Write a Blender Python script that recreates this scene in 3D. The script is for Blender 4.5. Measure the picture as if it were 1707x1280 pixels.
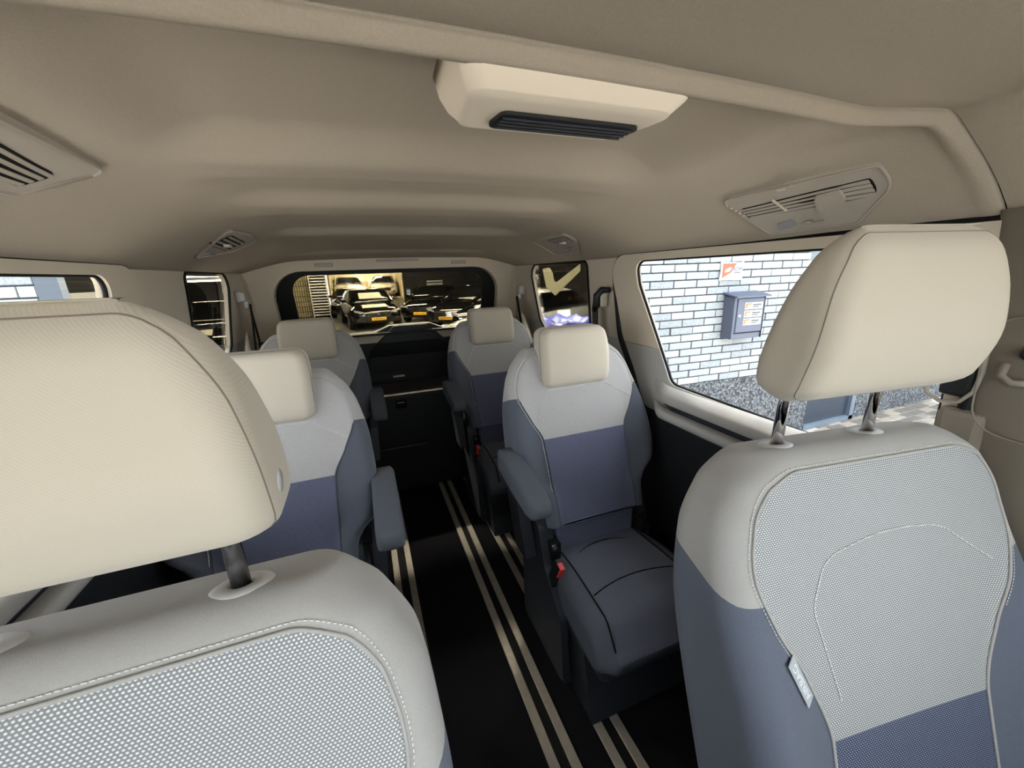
import bpy, bmesh, math, random
import numpy as np
from mathutils import Vector, Matrix
from mathutils.geometry import delaunay_2d_cdt
random.seed(7)
for o in list(bpy.data.objects): bpy.data.objects.remove(o)
SC = bpy.context.scene
COL = SC.collection
PI = math.pi

# ------------------------------------------------------------------ camera
CAM = Vector((-.215, 0, 1.40))
cd = bpy.data.cameras.new('camera'); cam = bpy.data.objects.new('camera', cd); COL.objects.link(cam)
cd.sensor_fit = 'HORIZONTAL'; cd.sensor_width = 36; cd.lens = 650 / 1707 * 36; cd.clip_start = .01; cd.clip_end = 200
RM = Matrix(((0.9342864275493147, 0.12772664768119232, -0.33285849060714034),
             (-0.35485931422966543, 0.24305432481483935, -0.9027732064551175),
             (-0.034405499583508053, 0.9615666896585631, 0.272407347436669)))
cam.matrix_world = Matrix.Translation(CAM) @ RM.to_4x4()
SC.camera = cam
# ------------------------------------------------------------------ sky, exposure
w = bpy.data.worlds.new('overcast_sky'); SC.world = w; w.use_nodes = True
bg = w.node_tree.nodes['Background']; bg.inputs[0].default_value = (.95, .975, 1, 1); bg.inputs[1].default_value = 6.2
sd_ = bpy.data.lights.new('sun', 'SUN'); sun = bpy.data.objects.new('sun', sd_); COL.objects.link(sun)
sd_.energy = 22; sd_.angle = math.radians(1.0); sd_.color = (1, .965, .91)
sun.rotation_euler = Vector((-.20, .22, 1)).to_track_quat('Z', 'Y').to_euler()
SC.view_settings.view_transform = 'Standard'; SC.view_settings.look = 'None'
SC.view_settings.gamma = 1; SC.view_settings.use_curve_mapping = False
SC.view_settings.exposure = 0.45
SC.cycles.max_bounces = 14; SC.cycles.diffuse_bounces = 8; SC.cycles.transparent_max_bounces = 16
SC.cycles.caustics_reflective = False; SC.cycles.caustics_refractive = False
SC.cycles.sample_clamp_indirect = 6

# ------------------------------------------------------------------ materials
def lin(c):
    return tuple((v / 255 / 12.92 if v / 255 <= .04045 else ((v / 255 + .055) / 1.055) ** 2.4) for v in c)
MATS = {}
def mat(name, rgb, rough=.7, metal=0., spec=.5, noise=None, bump=None, coat=0., emit=0., sheen=0., coord='Object'):
    if name in MATS: return MATS[name]
    m = bpy.data.materials.new(name); m.use_nodes = True; nt = m.node_tree; N = nt.nodes; L = nt.links
    p = N['Principled BSDF']; c = lin(rgb)
    p.inputs['Base Color'].default_value = (*c, 1); p.inputs['Roughness'].default_value = rough
    p.inputs['Metallic'].default_value = metal; p.inputs['Specular IOR Level'].default_value = spec
    p.inputs['Coat Weight'].default_value = coat; p.inputs['Sheen Weight'].default_value = sheen
    if emit:
        p.inputs['Emission Color'].default_value = (*c, 1); p.inputs['Emission Strength'].default_value = emit
    tc = N.new('ShaderNodeTexCoord')
    if noise:
        t = N.new('ShaderNodeTexNoise'); t.inputs['Scale'].default_value = noise[0]; t.inputs['Detail'].default_value = 3
        L.new(tc.outputs[coord], t.inputs[0])
        r = N.new('ShaderNodeMapRange'); r.inputs[1].default_value = .25; r.inputs[2].default_value = .75
        r.inputs[3].default_value = 1 - noise[1]; r.inputs[4].default_value = 1 + noise[1]
        L.new(t.outputs[0], r.inputs[0])
        mx = N.new('ShaderNodeVectorMath'); mx.operation = 'SCALE'; mx.inputs[0].default_value = c
        L.new(r.outputs[0], mx.inputs['Scale']); L.new(mx.outputs[0], p.inputs['Base Color'])
    if bump:
        t = N.new('ShaderNodeTexNoise'); t.inputs['Scale'].default_value = bump[0]; t.inputs['Detail'].default_value = 4
        L.new(tc.outputs[coord], t.inputs[0])
        b = N.new('ShaderNodeBump'); b.inputs['Strength'].default_value = bump[1]; b.inputs['Distance'].default_value = .002
        L.new(t.outputs[0], b.inputs['Height']); L.new(b.outputs[0], p.inputs['Normal'])
    MATS[name] = m
    return m
def M2(nt, op, a, b=None):
    n = nt.nodes.new('ShaderNodeMath'); n.operation = op
    for i, v in enumerate((a, b)):
        if v is None: continue
        if isinstance(v, (int, float)): n.inputs[i].default_value = v
        else: nt.links.new(v, n.inputs[i])
    return n.outputs[0]
def weave(name, base, dot, sx, sz, rad=.34, axis='xz', aspect=1.0):
    """two-tone woven upholstery: staggered raised dots on a ground colour"""
    m = bpy.data.materials.new(name); m.use_nodes = True; nt = m.node_tree; N = nt.nodes; L = nt.links
    p = N['Principled BSDF']; p.inputs['Roughness'].default_value = .9; p.inputs['Specular IOR Level'].default_value = .15
    tc = N.new('ShaderNodeTexCoord'); sp = N.new('ShaderNodeSeparateXYZ'); L.new(tc.outputs['Object'], sp.inputs[0])
    a = sp.outputs[0]; b = sp.outputs[2] if axis == 'xz' else M2(nt, 'ADD', sp.outputs[1], sp.outputs[2])
    v = M2(nt, 'DIVIDE', b, sz); row = M2(nt, 'FLOOR', v)
    u = M2(nt, 'ADD', M2(nt, 'DIVIDE', a, sx), M2(nt, 'MULTIPLY', row, .5))
    du = M2(nt, 'SUBTRACT', M2(nt, 'FRACT', u), .5); dv = M2(nt, 'MULTIPLY', M2(nt, 'SUBTRACT', M2(nt, 'FRACT', v), .5), aspect)
    d = M2(nt, 'SQRT', M2(nt, 'ADD', M2(nt, 'MULTIPLY', du, du), M2(nt, 'MULTIPLY', dv, dv)))
    r = N.new('ShaderNodeMapRange'); r.interpolation_type = 'SMOOTHSTEP'; L.new(d, r.inputs[0])
    r.inputs[1].default_value = rad - .1; r.inputs[2].default_value = rad + .1; r.inputs[3].default_value = 1; r.inputs[4].default_value = 0
    mx = N.new('ShaderNodeMix'); mx.data_type = 'RGBA'; L.new(r.outputs[0], mx.inputs[0])
    mx.inputs[6].default_value = (*lin(base), 1); mx.inputs[7].default_value = (*lin(dot), 1)
    L.new(mx.outputs[2], p.inputs['Base Color'])
    bp = N.new('ShaderNodeBump'); bp.inputs['Strength'].default_value = .5; bp.inputs['Distance'].default_value = .001
    L.new(r.outputs[0], bp.inputs['Height']); L.new(bp.outputs[0], p.inputs['Normal'])
    MATS[name] = m
    return m
def twill(name, rgb, sp_, amt):
    """fine diagonal twill cloth"""
    m = mat(name, rgb, .92, spec=.15, sheen=.2); nt = m.node_tree; N = nt.nodes; L = nt.links; p = N['Principled BSDF']
    tc = N.new('ShaderNodeTexCoord'); s = N.new('ShaderNodeSeparateXYZ'); L.new(tc.outputs['Object'], s.inputs[0])
    k = M2(nt, 'ADD', s.outputs[0], M2(nt, 'MULTIPLY', s.outputs[2], 1.0))
    sn = M2(nt, 'SINE', M2(nt, 'MULTIPLY', k, 2 * PI / sp_))
    g = N.new('ShaderNodeTexNoise'); g.inputs['Scale'].default_value = 900; L.new(tc.outputs['Object'], g.inputs[0])
    v = M2(nt, 'ADD', 1 - amt * .5, M2(nt, 'ADD', M2(nt, 'MULTIPLY', sn, amt), M2(nt, 'MULTIPLY', g.outputs[0], amt)))
    mx = N.new('ShaderNodeVectorMath'); mx.operation = 'SCALE'; mx.inputs[0].default_value = lin(rgb)
    L.new(v, mx.inputs['Scale']); L.new(mx.outputs[0], p.inputs['Base Color'])
    b = N.new('ShaderNodeBump'); b.inputs['Strength'].default_value = .10; b.inputs['Distance'].default_value = .0005
    L.new(sn, b.inputs['Height']); L.new(b.outputs[0], p.inputs['Normal'])
    return m
def glass(name, tint, gl=.06):
    m = bpy.data.materials.new(name); m.use_nodes = True; nt = m.node_tree; N = nt.nodes; L = nt.links
    N.remove(N['Principled BSDF']); t = N.new('ShaderNodeBsdfTransparent'); t.inputs[0].default_value = (*tint, 1)
    g = N.new('ShaderNodeBsdfGlossy'); g.inputs['Roughness'].default_value = .01
    lw = N.new('ShaderNodeLayerWeight'); lw.inputs[0].default_value = .5
    fr = M2(nt, 'ADD', .02, M2(nt, 'MULTIPLY', .4, M2(nt, 'POWER', lw.outputs['Facing'], 5)))
    mx = N.new('ShaderNodeMixShader'); L.new(fr, mx.inputs[0])
    L.new(t.outputs[0], mx.inputs[1]); L.new(g.outputs[0], mx.inputs[2])
    L.new(mx.outputs[0], N['Material Output'].inputs[0]); MATS[name] = m
    return m
mat('headliner', (172, 160, 145), .95, spec=.1, noise=(350, .05), bump=(700, .25))
mat('trim_plastic', (206, 193, 174), .62, spec=.3, bump=(500, .06))
mat('trim_plastic_grey', (178, 175, 170), .55, spec=.3, bump=(500, .06))
mat('console_plastic', (240, 225, 205), .6, spec=.3, bump=(300, .04))
mat('vent_plastic', (170, 160, 148), .5, spec=.4)
mat('dark_recess', (18, 18, 19), .8, spec=.2)
mat('black_plastic', (24, 25, 28), .5, spec=.4, bump=(400, .1))
mat('navy_plastic', (40, 43, 50), .5, spec=.4, bump=(400, .1))
mat('black_rubber', (10, 10, 10), .6, spec=.3)
mat('carpet', (26, 26, 29), 1, spec=.02, noise=(300, .35), bump=(900, .6))
mat('aluminium', (168, 160, 149), .5, metal=.45, noise=(40, .12))
mat('chrome', (235, 235, 238), .06, metal=1)
mat('dark_steel', (150, 152, 158), .22, metal=1)
mat('belt_web', (14, 14, 16), .8, bump=(800, .3))
twill('headrest_cloth', (194, 184, 168), .0026, .022)
mat('light_cloth', (172, 170, 168), .92, spec=.12, noise=(500, .05), bump=(900, .25), sheen=.2)
mat('slate_cloth', (98, 104, 119), .9, spec=.12, noise=(500, .08), bump=(900, .25), sheen=.15)
mat('cushion_bolster', (84, 88, 96), .9, spec=.12, noise=(500, .08), bump=(900, .25))
weave('weave_light', (138, 140, 143), (226, 226, 228), .0039, .0031, rad=.29)
weave('weave_blue', (66, 73, 96), (160, 168, 190), .0039, .0031, rad=.26)
mat('weave_light_fine', (173, 170, 169), .92, spec=.12, noise=(420, .13), bump=(700, .35))
mat('weave_blue_fine', (96, 99, 119), .92, spec=.12, noise=(420, .2), bump=(700, .35))
mat('slate_rear', (86, 90, 100), .9, spec=.12, noise=(500, .08), bump=(900, .25), sheen=.15)
weave('weave_cushion', (84, 87, 98), (128, 131, 142), .0062, .0062, rad=.26, axis='xy')
mat('stitch', (232, 230, 226), .8)
mat('dark_stitch', (120, 110, 98), .9)
mat('red_button', (214, 60, 62), .4)
mat('tag_grey', (176, 182, 190), .8)
mat('tag_print', (236, 238, 240), .8)
glass('glass_side', (.80, .82, .83)); glass('glass_dark', (.42, .42, .40)); glass('glass_clear', (.86, .88, .88)); glass('glass_windscreen', (.76, .78, .775))

# ------------------------------------------------------------------ mesh helpers
def mesh(name, V, F, m=None, parent=None, smooth=False, recalc=False, share=None):
    me = bpy.data.meshes.new(name)
    me.from_pydata([tuple(v) for v in V], [], [tuple(f) for f in F])
    if recalc:
        b = bmesh.new(); b.from_mesh(me); bmesh.ops.recalc_face_normals(b, faces=b.faces); b.to_mesh(me); b.free()
    if smooth: me.polygons.foreach_set('use_smooth', [True] * len(me.polygons))
    if m: me.materials.append(MATS[m] if isinstance(m, str) else m)
    me.update()
    o = bpy.data.objects.new(name, me); COL.objects.link(o)
    if parent: o.parent = parent
    return o
def tag(o, label=None, cat=None, group=None, kind=None):
    if label: o['label'] = label
    if cat: o['category'] = cat
    if group: o['group'] = group
    if kind: o['kind'] = kind
    return o
def thing(name, label, cat, loc=(0, 0, 0), rz=0, group=None):
    o = bpy.data.objects.new(name, None); COL.objects.link(o); o.empty_display_size = .05
    o.location = loc; o.rotation_euler = (0, 0, rz)
    return tag(o, label, cat, group)
def sempty(name, loc=(0, 0, 0), rz=0):
    o = bpy.data.objects.new(name, None); COL.objects.link(o); o.location = loc; o.rotation_euler = (0, 0, rz); o['kind'] = 'structure'
    return o
def join(*parts):
    V, F = [], []
    for v, f in parts:
        k = len(V); V += [tuple(p) for p in v]; F += [tuple(i + k for i in q) for q in f]
    return V, F
def box(x0, x1, y0, y1, z0, z1):
    V = [(x, y, z) for x in (x0, x1) for y in (y0, y1) for z in (z0, z1)]
    return V, [(0, 1, 3, 2), (4, 6, 7, 5), (0, 4, 5, 1), (2, 3, 7, 6), (0, 2, 6, 4), (1, 5, 7, 3)]
def bbox(x0, x1, y0, y1, z0, z1, r=.005, seg=2):
    b = bmesh.new(); V, F = box(x0, x1, y0, y1, z0, z1)
    vs = [b.verts.new(v) for v in V]
    for f in F: b.faces.new([vs[i] for i in f])
    bmesh.ops.bevel(b, geom=list(b.edges), offset=r, segments=seg, profile=.5, affect='EDGES')
    b.verts.index_update()
    out = [tuple(v.co) for v in b.verts], [tuple(v.index for v in f.verts) for f in b.faces]
    b.free(); return out
def loft(rings, cap=True, closed=True):
    n = len(rings[0]); V = [tuple(p) for r in rings for p in r]; F = []
    for i in range(len(rings) - 1):
        for j in range(n if closed else n - 1):
            a = i * n + j; b = i * n + (j + 1) % n
            F.append((a, b, b + n, a + n))
    if cap: F += [tuple(range(n))[::-1], tuple(range((len(rings) - 1) * n, len(rings) * n))]
    return V, F
def tube(path, r, n=8, cap=True, flat=None):
    P = [Vector(p) for p in path]; rings = []; up = None
    for i, p in enumerate(P):
        t = (P[min(i + 1, len(P) - 1)] - P[max(i - 1, 0)]).normalized()
        if up is None:
            up = Vector((0, 0, 1)) if abs(t.z) < .9 else Vector((1, 0, 0))
        a = t.cross(up).normalized(); up = a.cross(t).normalized()
        rr = r[i] if isinstance(r, (list, tuple)) else r
        f2 = flat or 1
        rings.append([p + a * math.cos(2 * PI * k / n) * rr + up * math.sin(2 * PI * k / n) * rr * f2 for k in range(n)])
    return loft(rings, cap)
def lathe(prof, n=24, c=(0, 0, 0), axis='z'):
    rings = []
    for r, h in prof:
        ring = []
        for k in range(n):
            a = 2 * PI * k / n; x, y = r * math.cos(a), r * math.sin(a)
            q = (x, y, h) if axis == 'z' else ((h, x, y) if axis == 'x' else (x, h, -y))
            ring.append((q[0] + c[0], q[1] + c[1], q[2] + c[2]))
        rings.append(ring)
    return loft(rings)
def hermite(tab):
    xs = np.array([t[0] for t in tab], float); ys = np.array([t[1] for t in tab], float)
    d = np.diff(ys) / np.diff(xs); m = np.zeros_like(ys); m[0] = d[0]; m[-1] = d[-1]
    for i in range(1, len(ys) - 1): m[i] = 0 if d[i - 1] * d[i] <= 0 else 2 * d[i - 1] * d[i] / (d[i - 1] + d[i])
    def f(x):
        x = min(max(x, xs[0]), xs[-1]); i = min(int(np.searchsorted(xs, x, 'right')) - 1, len(xs) - 2)
        h = xs[i + 1] - xs[i]; t = (x - xs[i]) / h
        return float((2 * t**3 - 3 * t**2 + 1) * ys[i] + (t**3 - 2 * t**2 + t) * h * m[i] + (-2 * t**3 + 3 * t**2) * ys[i + 1] + (t**3 - t**2) * h * m[i + 1])
    return f
def sms(a, b, x):
    t = min(max((x - a) / (b - a), 0), 1); return t * t * (3 - 2 * t)
def rpoly(pts, r=.03, seg=6):
    """polygon with rounded corners; pts (u, v) or (u, v, r)"""
    out = []; n = len(pts)
    for i in range(n):
        p = Vector(pts[i][:2]); rr = pts[i][2] if len(pts[i]) > 2 else r
        a = Vector(pts[i - 1][:2]) - p; b = Vector(pts[(i + 1) % n][:2]) - p
        la, lb = a.length, b.length; a.normalize(); b.normalize()
        ang = a.angle(b); t = min(rr / math.tan(ang / 2), la * .49, lb * .49); rr = t * math.tan(ang / 2)
        if rr < 1e-5: out.append((p.x, p.y)); continue
        c = p + (a + b).normalized() * (rr / math.sin(ang / 2))
        s = p + a * t - c; e = p + b * t - c
        a0 = math.atan2(s.y, s.x); a1 = math.atan2(e.y, e.x); da = (a1 - a0 + PI) % (2 * PI) - PI
        out += [(c.x + rr * math.cos(a0 + da * k / seg), c.y + rr * math.sin(a0 + da * k / seg)) for k in range(seg + 1)]
    return out
def inpoly(x, y, poly):
    c = False; n = len(poly)
    for i in range(n):
        x1, y1 = poly[i]; x2, y2 = poly[i - 1]
        if (y1 > y) != (y2 > y) and x < (x2 - x1) * (y - y1) / (y2 - y1) + x1: c = not c
    return c
def panel(outer, holes, fin, fout, grid=.08, keep=None, lines=()):
    """flat outline with holes -> solid sheet; fin/fout map (u, v) to the two skins"""
    vs, es = [], []
    for lp in [outer] + list(holes):
        k = len(vs); vs += [Vector(p) for p in lp]; es += [(k + i, k + (i + 1) % len(lp)) for i in range(len(lp))]
    for a, b in lines:
        k = len(vs); vs += [Vector(a), Vector(b)]; es.append((k, k + 1))
    us = [p[0] for p in outer]; vv = [p[1] for p in outer]
    if grid:
        for u in np.arange(min(us) + grid / 2, max(us), grid):
            for v in np.arange(min(vv) + grid / 2, max(vv), grid): vs.append(Vector((u, v)))
    P, _, F, *_ = delaunay_2d_cdt(vs, es, [], 0, 1e-6)
    T = []
    for f in F:
        cx = sum(P[i].x for i in f) / len(f); cy = sum(P[i].y for i in f) / len(f)
        if inpoly(cx, cy, outer) and not any(inpoly(cx, cy, h) for h in holes) and (keep is None or keep(cx, cy)): T.append(tuple(f))
    used = sorted({i for f in T for i in f}); mp = {k: i for i, k in enumerate(used)}; n = len(used)
    V = [fin(P[k].x, P[k].y) for k in used] + [fout(P[k].x, P[k].y) for k in used]
    T = [tuple(mp[i] for i in f) for f in T]; cnt = {}
    for f in T:
        for i in range(len(f)):
            e = (f[i], f[(i + 1) % len(f)])
            cnt[tuple(sorted(e))] = cnt.get(tuple(sorted(e)), []) + [e]
    F = list(T) + [tuple(i + n for i in f[::-1]) for f in T]
    for k, l in cnt.items():
        if len(l) == 1: a, b = l[0]; F.append((b, a, a + n, b + n))
    return V, F
def clip(VF, g):
    """split a mesh along g = 0 -> (g>=0 part, g<0 part, cut segments)"""
    V, F = VF; V = [tuple(v) for v in V]; gv = [g(*v) for v in V]; cut = {}; segs = []
    out = [({}, [], []), ({}, [], [])]; NV = list(V)
    def cutv(a, b):
        k = (min(a, b), max(a, b))
        if k not in cut:
            t = gv[a] / (gv[a] - gv[b]); cut[k] = len(NV)
            NV.append(tuple(V[a][i] + (V[b][i] - V[a][i]) * t for i in range(3)))
        return cut[k]
    def add(s, poly):
        m, vs, fs = out[s]
        for i in poly:
            if i not in m: m[i] = len(vs); vs.append(NV[i])
        fs.append(tuple(m[i] for i in poly))
    for f in F:
        sg = [gv[i] >= 0 for i in f]
        if all(sg): add(0, f); continue
        if not any(sg): add(1, f); continue
        pp, nn, cs = [], [], []
        for i in range(len(f)):
            a, b = f[i], f[(i + 1) % len(f)]
            (pp if sg[i] else nn).append(a)
            if sg[i] != sg[(i + 1) % len(f)]:
                c = cutv(a, b); pp.append(c); nn.append(c); cs.append(c)
        if len(pp) > 2: add(0, pp)
        if len(nn) > 2: add(1, nn)
        if len(cs) == 2: segs.append(tuple(cs))
    return (out[0][1], out[0][2]), (out[1][1], out[1][2]), [(NV[a], NV[b]) for a, b in segs]
def chains(segs):
    key = lambda p: tuple(round(c, 6) for c in p)
    adj = {}; pos = {}
    for a, b in segs:
        ka, kb = key(a), key(b)
        if ka == kb: continue
        pos[ka] = a; pos[kb] = b; adj.setdefault(ka, set()).add(kb); adj.setdefault(kb, set()).add(ka)
    res = []
    while adj:
        s = next((k for k in adj if len(adj[k]) == 1), next(iter(adj))); path = [s]; cur = s
        while adj.get(cur):
            nx = adj[cur].pop(); adj[nx].discard(cur)
            if not adj[cur]: adj.pop(cur)
            cur = nx; path.append(cur)
        adj = {k: v for k, v in adj.items() if v}
        if len(path) > 2: res.append([pos[k] for k in path])
    return res
def dashes(path, L=.0042, gap=.0024, r=.0007, off=(0, 0, 0)):
    P = [Vector(p) + Vector(off) for p in path]; parts = []
    d = [0]
    for i in range(1, len(P)): d.append(d[-1] + (P[i] - P[i - 1]).length)
    def at(s):
        i = min(max(int(np.searchsorted(d, s)) - 1, 0), len(P) - 2); h = d[i + 1] - d[i] or 1e-9
        return P[i].lerp(P[i + 1], min(max((s - d[i]) / h, 0), 1))
    s = 0
    while s + L < d[-1]:
        parts.append(tube([at(s), at(s + L)], r, 5)); s += L + gap
    return join(*parts) if parts else ([], [])
def text(body, size, m, parent=None, name='lettering', ext=.0003, align='CENTER'):
    c = bpy.data.curves.new(name, 'FONT'); c.body = body; c.size = size; c.extrude = ext; c.align_x = align; c.align_y = 'CENTER'
    t = bpy.data.objects.new(name, c); COL.objects.link(t); bpy.context.view_layer.update()
    me = bpy.data.meshes.new_from_object(t.evaluated_get(bpy.context.evaluated_depsgraph_get()))
    bpy.data.objects.remove(t); bpy.data.curves.remove(c)
    me.materials.clear(); me.materials.append(MATS[m]); o = bpy.data.objects.new(name, me); COL.objects.link(o)
    if parent: o.parent = parent
    return o
def copy_tree(o, parent=None):
    c = o.copy(); COL.objects.link(c); c.parent = parent
    for ch in list(o.children): copy_tree(ch, c)
    return c

# ================================================================== VAN SHELL
def roofz(x, y):
    ax = abs(x); t = min(max((y - .45) / 2.3, 0), 1); top = 1.64 - .125 * t ** 1.3; edge = 1.455
    xs = .70 - .18 * sms(.45, 1.0, y); s = min(max((ax - xs) / (.83 - xs), 0), 1); s = s * s * (1.6 - .6 * s)
    return top - .012 * (min(ax, .83) / .7) ** 2 - (top - .012 - edge) * s
def joint_y(x):     # line where the front and rear headliners meet
    ax = abs(x); return .466 - .045 * sms(.55, .74, ax) - .055 * sms(.72, .84, ax)
RECESS = [(.545, .88, .046, .09), (1.09, 1.27, .028, .07), (1.48, 1.78, .022, .06), (2.0, 2.4, .014, .05)]
def recess(x, y):
    m = 1 - sms(.40, .56, abs(x)); r = 0
    for a, b, d, w_ in RECESS: r = max(r, d * sms(a - .05, a + .05, y) * (1 - sms(b - .02, b + w_, y)))
    return r * m
floor = mesh('floor', *box(-.88, .88, -.95, 2.92, -.04, 0), 'carpet'); floor['kind'] = 'structure'
# rear headliner
xs_ = np.linspace(-.845, .845, 110); rows = []
ts = np.concatenate([np.linspace(0, .08, 26)[:-1], np.linspace(.08, 1, 150)])
for t in ts:
    r_ = []
    for x in xs_:
        y = joint_y(x) + t * (2.80 - joint_y(x)); d = y - joint_y(x)
        bead = .018 * math.sqrt(max(0, 1 - ((d - .016) / .016) ** 2)) if d < .032 else 0
        mk = 1 - sms(.70, .80, abs(x)) * .75
        z = roofz(x, y) + recess(x, y) - bead * mk + .008 * (1 - sms(0, .004, d))
        r_.append((x, y, z))
    rows.append(r_)
V, F = loft(rows, cap=False, closed=False)
top = [[(x, y + 0, 1.80) for x, y, z in r_] for r_ in (rows[0], rows[-1])]
ceil = mesh('ceiling', V, [f[::-1] for f in F], 'headliner', smooth=True); ceil['kind'] = 'structure'
roof = mesh('roof_skin', *join(box(-.95, .95, -.55, 2.95, 1.70, 1.74), box(-.95, -.88, -.55, 2.95, 1.44, 1.74), box(.88, .95, -.55, 2.95, 1.44, 1.74), box(-.95, .95, 2.84, 2.95, 1.49, 1.74)), 'black_plastic', ceil)
# front headliner
rows = []
for t in np.linspace(0, 1, 40):
    r_ = []
    for x in xs_:
        y = -.55 + t * (joint_y(x) - .004 + .55)
        r_.append((x, y, roofz(x, .45) + .006 * sms(.985, 1, t) - .004 - .06 * sms(.1, -.55, y)))
    rows.append(r_)
V, F = loft(rows, cap=False, closed=False)
tag(mesh('trim_1', V, [f[::-1] for f in F], 'headliner', smooth=True), 'front cloth headliner above the front seats', kind='structure')

def xin(y, z):      # inner face of the body side
    return .835 if z > 1.42 else .835 + .03 * sms(1.42, 1.0, z)
DOORWIN = rpoly([(.385, .962, .03), (.385, 1.432, .03), (1.335, 1.432, .055), (1.315, 1.34, .12), (1.12, .978, .07)], seg=7)
QWIN = rpoly([(1.70, 1.45, .05), (2.36, 1.45, .07), (2.30, 1.10, .06), (2.17, .98, .07), (1.70, .96, .05)], seg=6)
FRONTWIN = rpoly([(-.80, .99, .05), (-.50, 1.38, .08), (-.16, 1.40, .05), (-.16, .99, .05)], seg=5)
DOOROUT = rpoly([(.35, 1.458, .02), (1.50, 1.458, .075), (1.43, 1.12, .2), (1.24, .845, .05), (.35, .845, .02)], seg=7)
for s, side in ((1, 'right'), (-1, 'left')):
    QWIN = rpoly([(1.72 if s > 0 else 1.87, 1.45, .05), (2.42, 1.45, .07), (2.34, 1.10, .06), (2.17, .98, .07), (1.72 if s > 0 else 1.87, .96, .05)], seg=6)
    DW2 = [(u + (.03 if u > .8 else -.02), v + (.012 if v > 1.2 else -.03)) for u, v in DOORWIN]
    outer = [(-.95, 0), (2.80, 0), (2.80, 1.47), (-.55, 1.47), (-.95, .95)]
    V, F = panel(outer, [DW2, QWIN, FRONTWIN], lambda u, v: (s * xin(u, v), u, v), lambda u, v: (s * (xin(u, v) + .022), u, v), .12, lines=[((-.9, 1.10), (2.79, 1.10)), ((.42, .94), (2.79, .94))])
    up, lo, _ = clip((V, F), lambda x, y, z: z - 1.099 if y > .45 else z - .95)
    wl = sempty('wall_' + side)
    mesh('upper_trim', *up, 'trim_plastic', wl, recalc=True)
    mid, lo, _ = clip(lo, lambda x, y, z: z - .94)
    mesh('middle_trim', *mid, 'trim_plastic_grey', wl, recalc=True)
    mesh('lower_trim', *lo, 'black_plastic', wl, recalc=True)
    # sliding door
    d = sempty('door_1' if s > 0 else 'door_2')
    def fi(u, v, s=s): return (s * (.812 + .022 * sms(1.42, 1.0, v) - .012 * sms(1.02, .95, v) - .0 * u), u, v)
    def fo(u, v, s=s): return (fi(u, v)[0] + s * .014, u, v)
    hole = rpoly([(p[0], p[1], 0) for p in DOORWIN], 0)
    mesh('upper_panel', *panel(DOOROUT, [DOORWIN], fi, fo, .06, keep=lambda u, v: v > 1.1015, lines=[((.3, 1.1015), (1.6, 1.1015))]), 'trim_plastic', d, recalc=True)
    mesh('lower_panel', *panel(DOOROUT, [DOORWIN], fi, fo, .06, keep=lambda u, v: v < 1.0985, lines=[((.3, 1.0985), (1.6, 1.0985))]), 'trim_plastic_grey', d, recalc=True)
    seal = [(s * .822, u, v) for u, v in DOOROUT]; seal = seal[2:] + seal[:1]
    mesh('door_seal', *tube([(s * .826, u, v) for u, v in DOOROUT[10:] + DOOROUT[:10]] + [(s * .826, *DOOROUT[10])], .012, 8), 'black_rubber', d, smooth=True)
    mesh('glass_seal', *tube([(fi(u, v)[0] + s * .012, u, v) for u, v in DOORWIN + DOORWIN[:1]], .006, 6), 'black_rubber', d, smooth=True)
    # window ledge: profile swept along the door
    prof = [(.846, .966), (.838, .972), (.820, .972), (.806, .970), (.798, .966), (.776, .957), (.770, .948), (.770, .930), (.774, .922)]
    lip = [(.800, .892), (.776, .890), (.768, .884), (.767, .868), (.773, .858), (.83, .846)]
    def sweep(pr, y0, y1, n=24, closed=False):
        rg = []
        for i in range(n + 1):
            t = i / n; y = y0 + (y1 - y0) * t; k = sms(.86, 1, t)
            rg.append([(s * (x + (.826 - x) * k), y, z + .012 * k) for x, z in pr])
        return loft(rg, cap=False, closed=closed)
    mesh('window_ledge', *sweep(prof, .36, 1.19), 'trim_plastic_grey', d, smooth=True, recalc=True)
    mesh('ledge_recess', *sweep([(.774, .922), (.800, .920), (.803, .894), (.800, .892)], .36, 1.17), 'navy_plastic', d, smooth=False, recalc=True)
    mesh('ledge_lip', *sweep(lip, .36, 1.21), 'trim_plastic_grey', d, smooth=True, recalc=True)
    mesh('lower_door_panel', *box(*sorted((s * .80, s * .83)), .42, 1.30, .02, .85), 'black_plastic', d)
    # panes
    n0 = {1: 1, -1: 3}[s]
    pane = lambda poly, x, m, nm: tag(mesh(nm, *panel(poly, [], lambda u, v: (s * x, u, v), lambda u, v: (s * (x + .004), u, v), 0), m, recalc=True), kind='structure')
    grow = lambda poly, k: [(sum(p[0] for p in poly) / len(poly) + (u - sum(p[0] for p in poly) / len(poly)) * k, sum(p[1] for p in poly) / len(poly) + (v - sum(p[1] for p in poly) / len(poly)) * k) for u, v in poly]
    tag(mesh('window_%d' % n0, *panel(grow(DOORWIN, 1.02), [], lambda u, v: (fi(u, v)[0] + s * .0145, u, v), lambda u, v: (fi(u, v)[0] + s * .0185, u, v), .08), 'glass_side', smooth=True, recalc=True), kind='structure')
    tag(mesh('window_%d' % (n0 + 1), *panel(grow(QWIN, 1.02), [], lambda u, v: (s * (xin(u, v) + .0225), u, v), lambda u, v: (s * (xin(u, v) + .0265), u, v), .08), 'glass_dark', smooth=True, recalc=True), kind='structure')
    pane(grow(FRONTWIN, 1.02), .862, 'glass_windscreen', 'window_%d' % (8 if s > 0 else 9))
    b_ = mesh('window_seal', *tube([(s * (xin(u, v) - .001), u, v) for u, v in QWIN + QWIN[:1]], .006, 6), 'black_rubber', wl, smooth=True)

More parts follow.
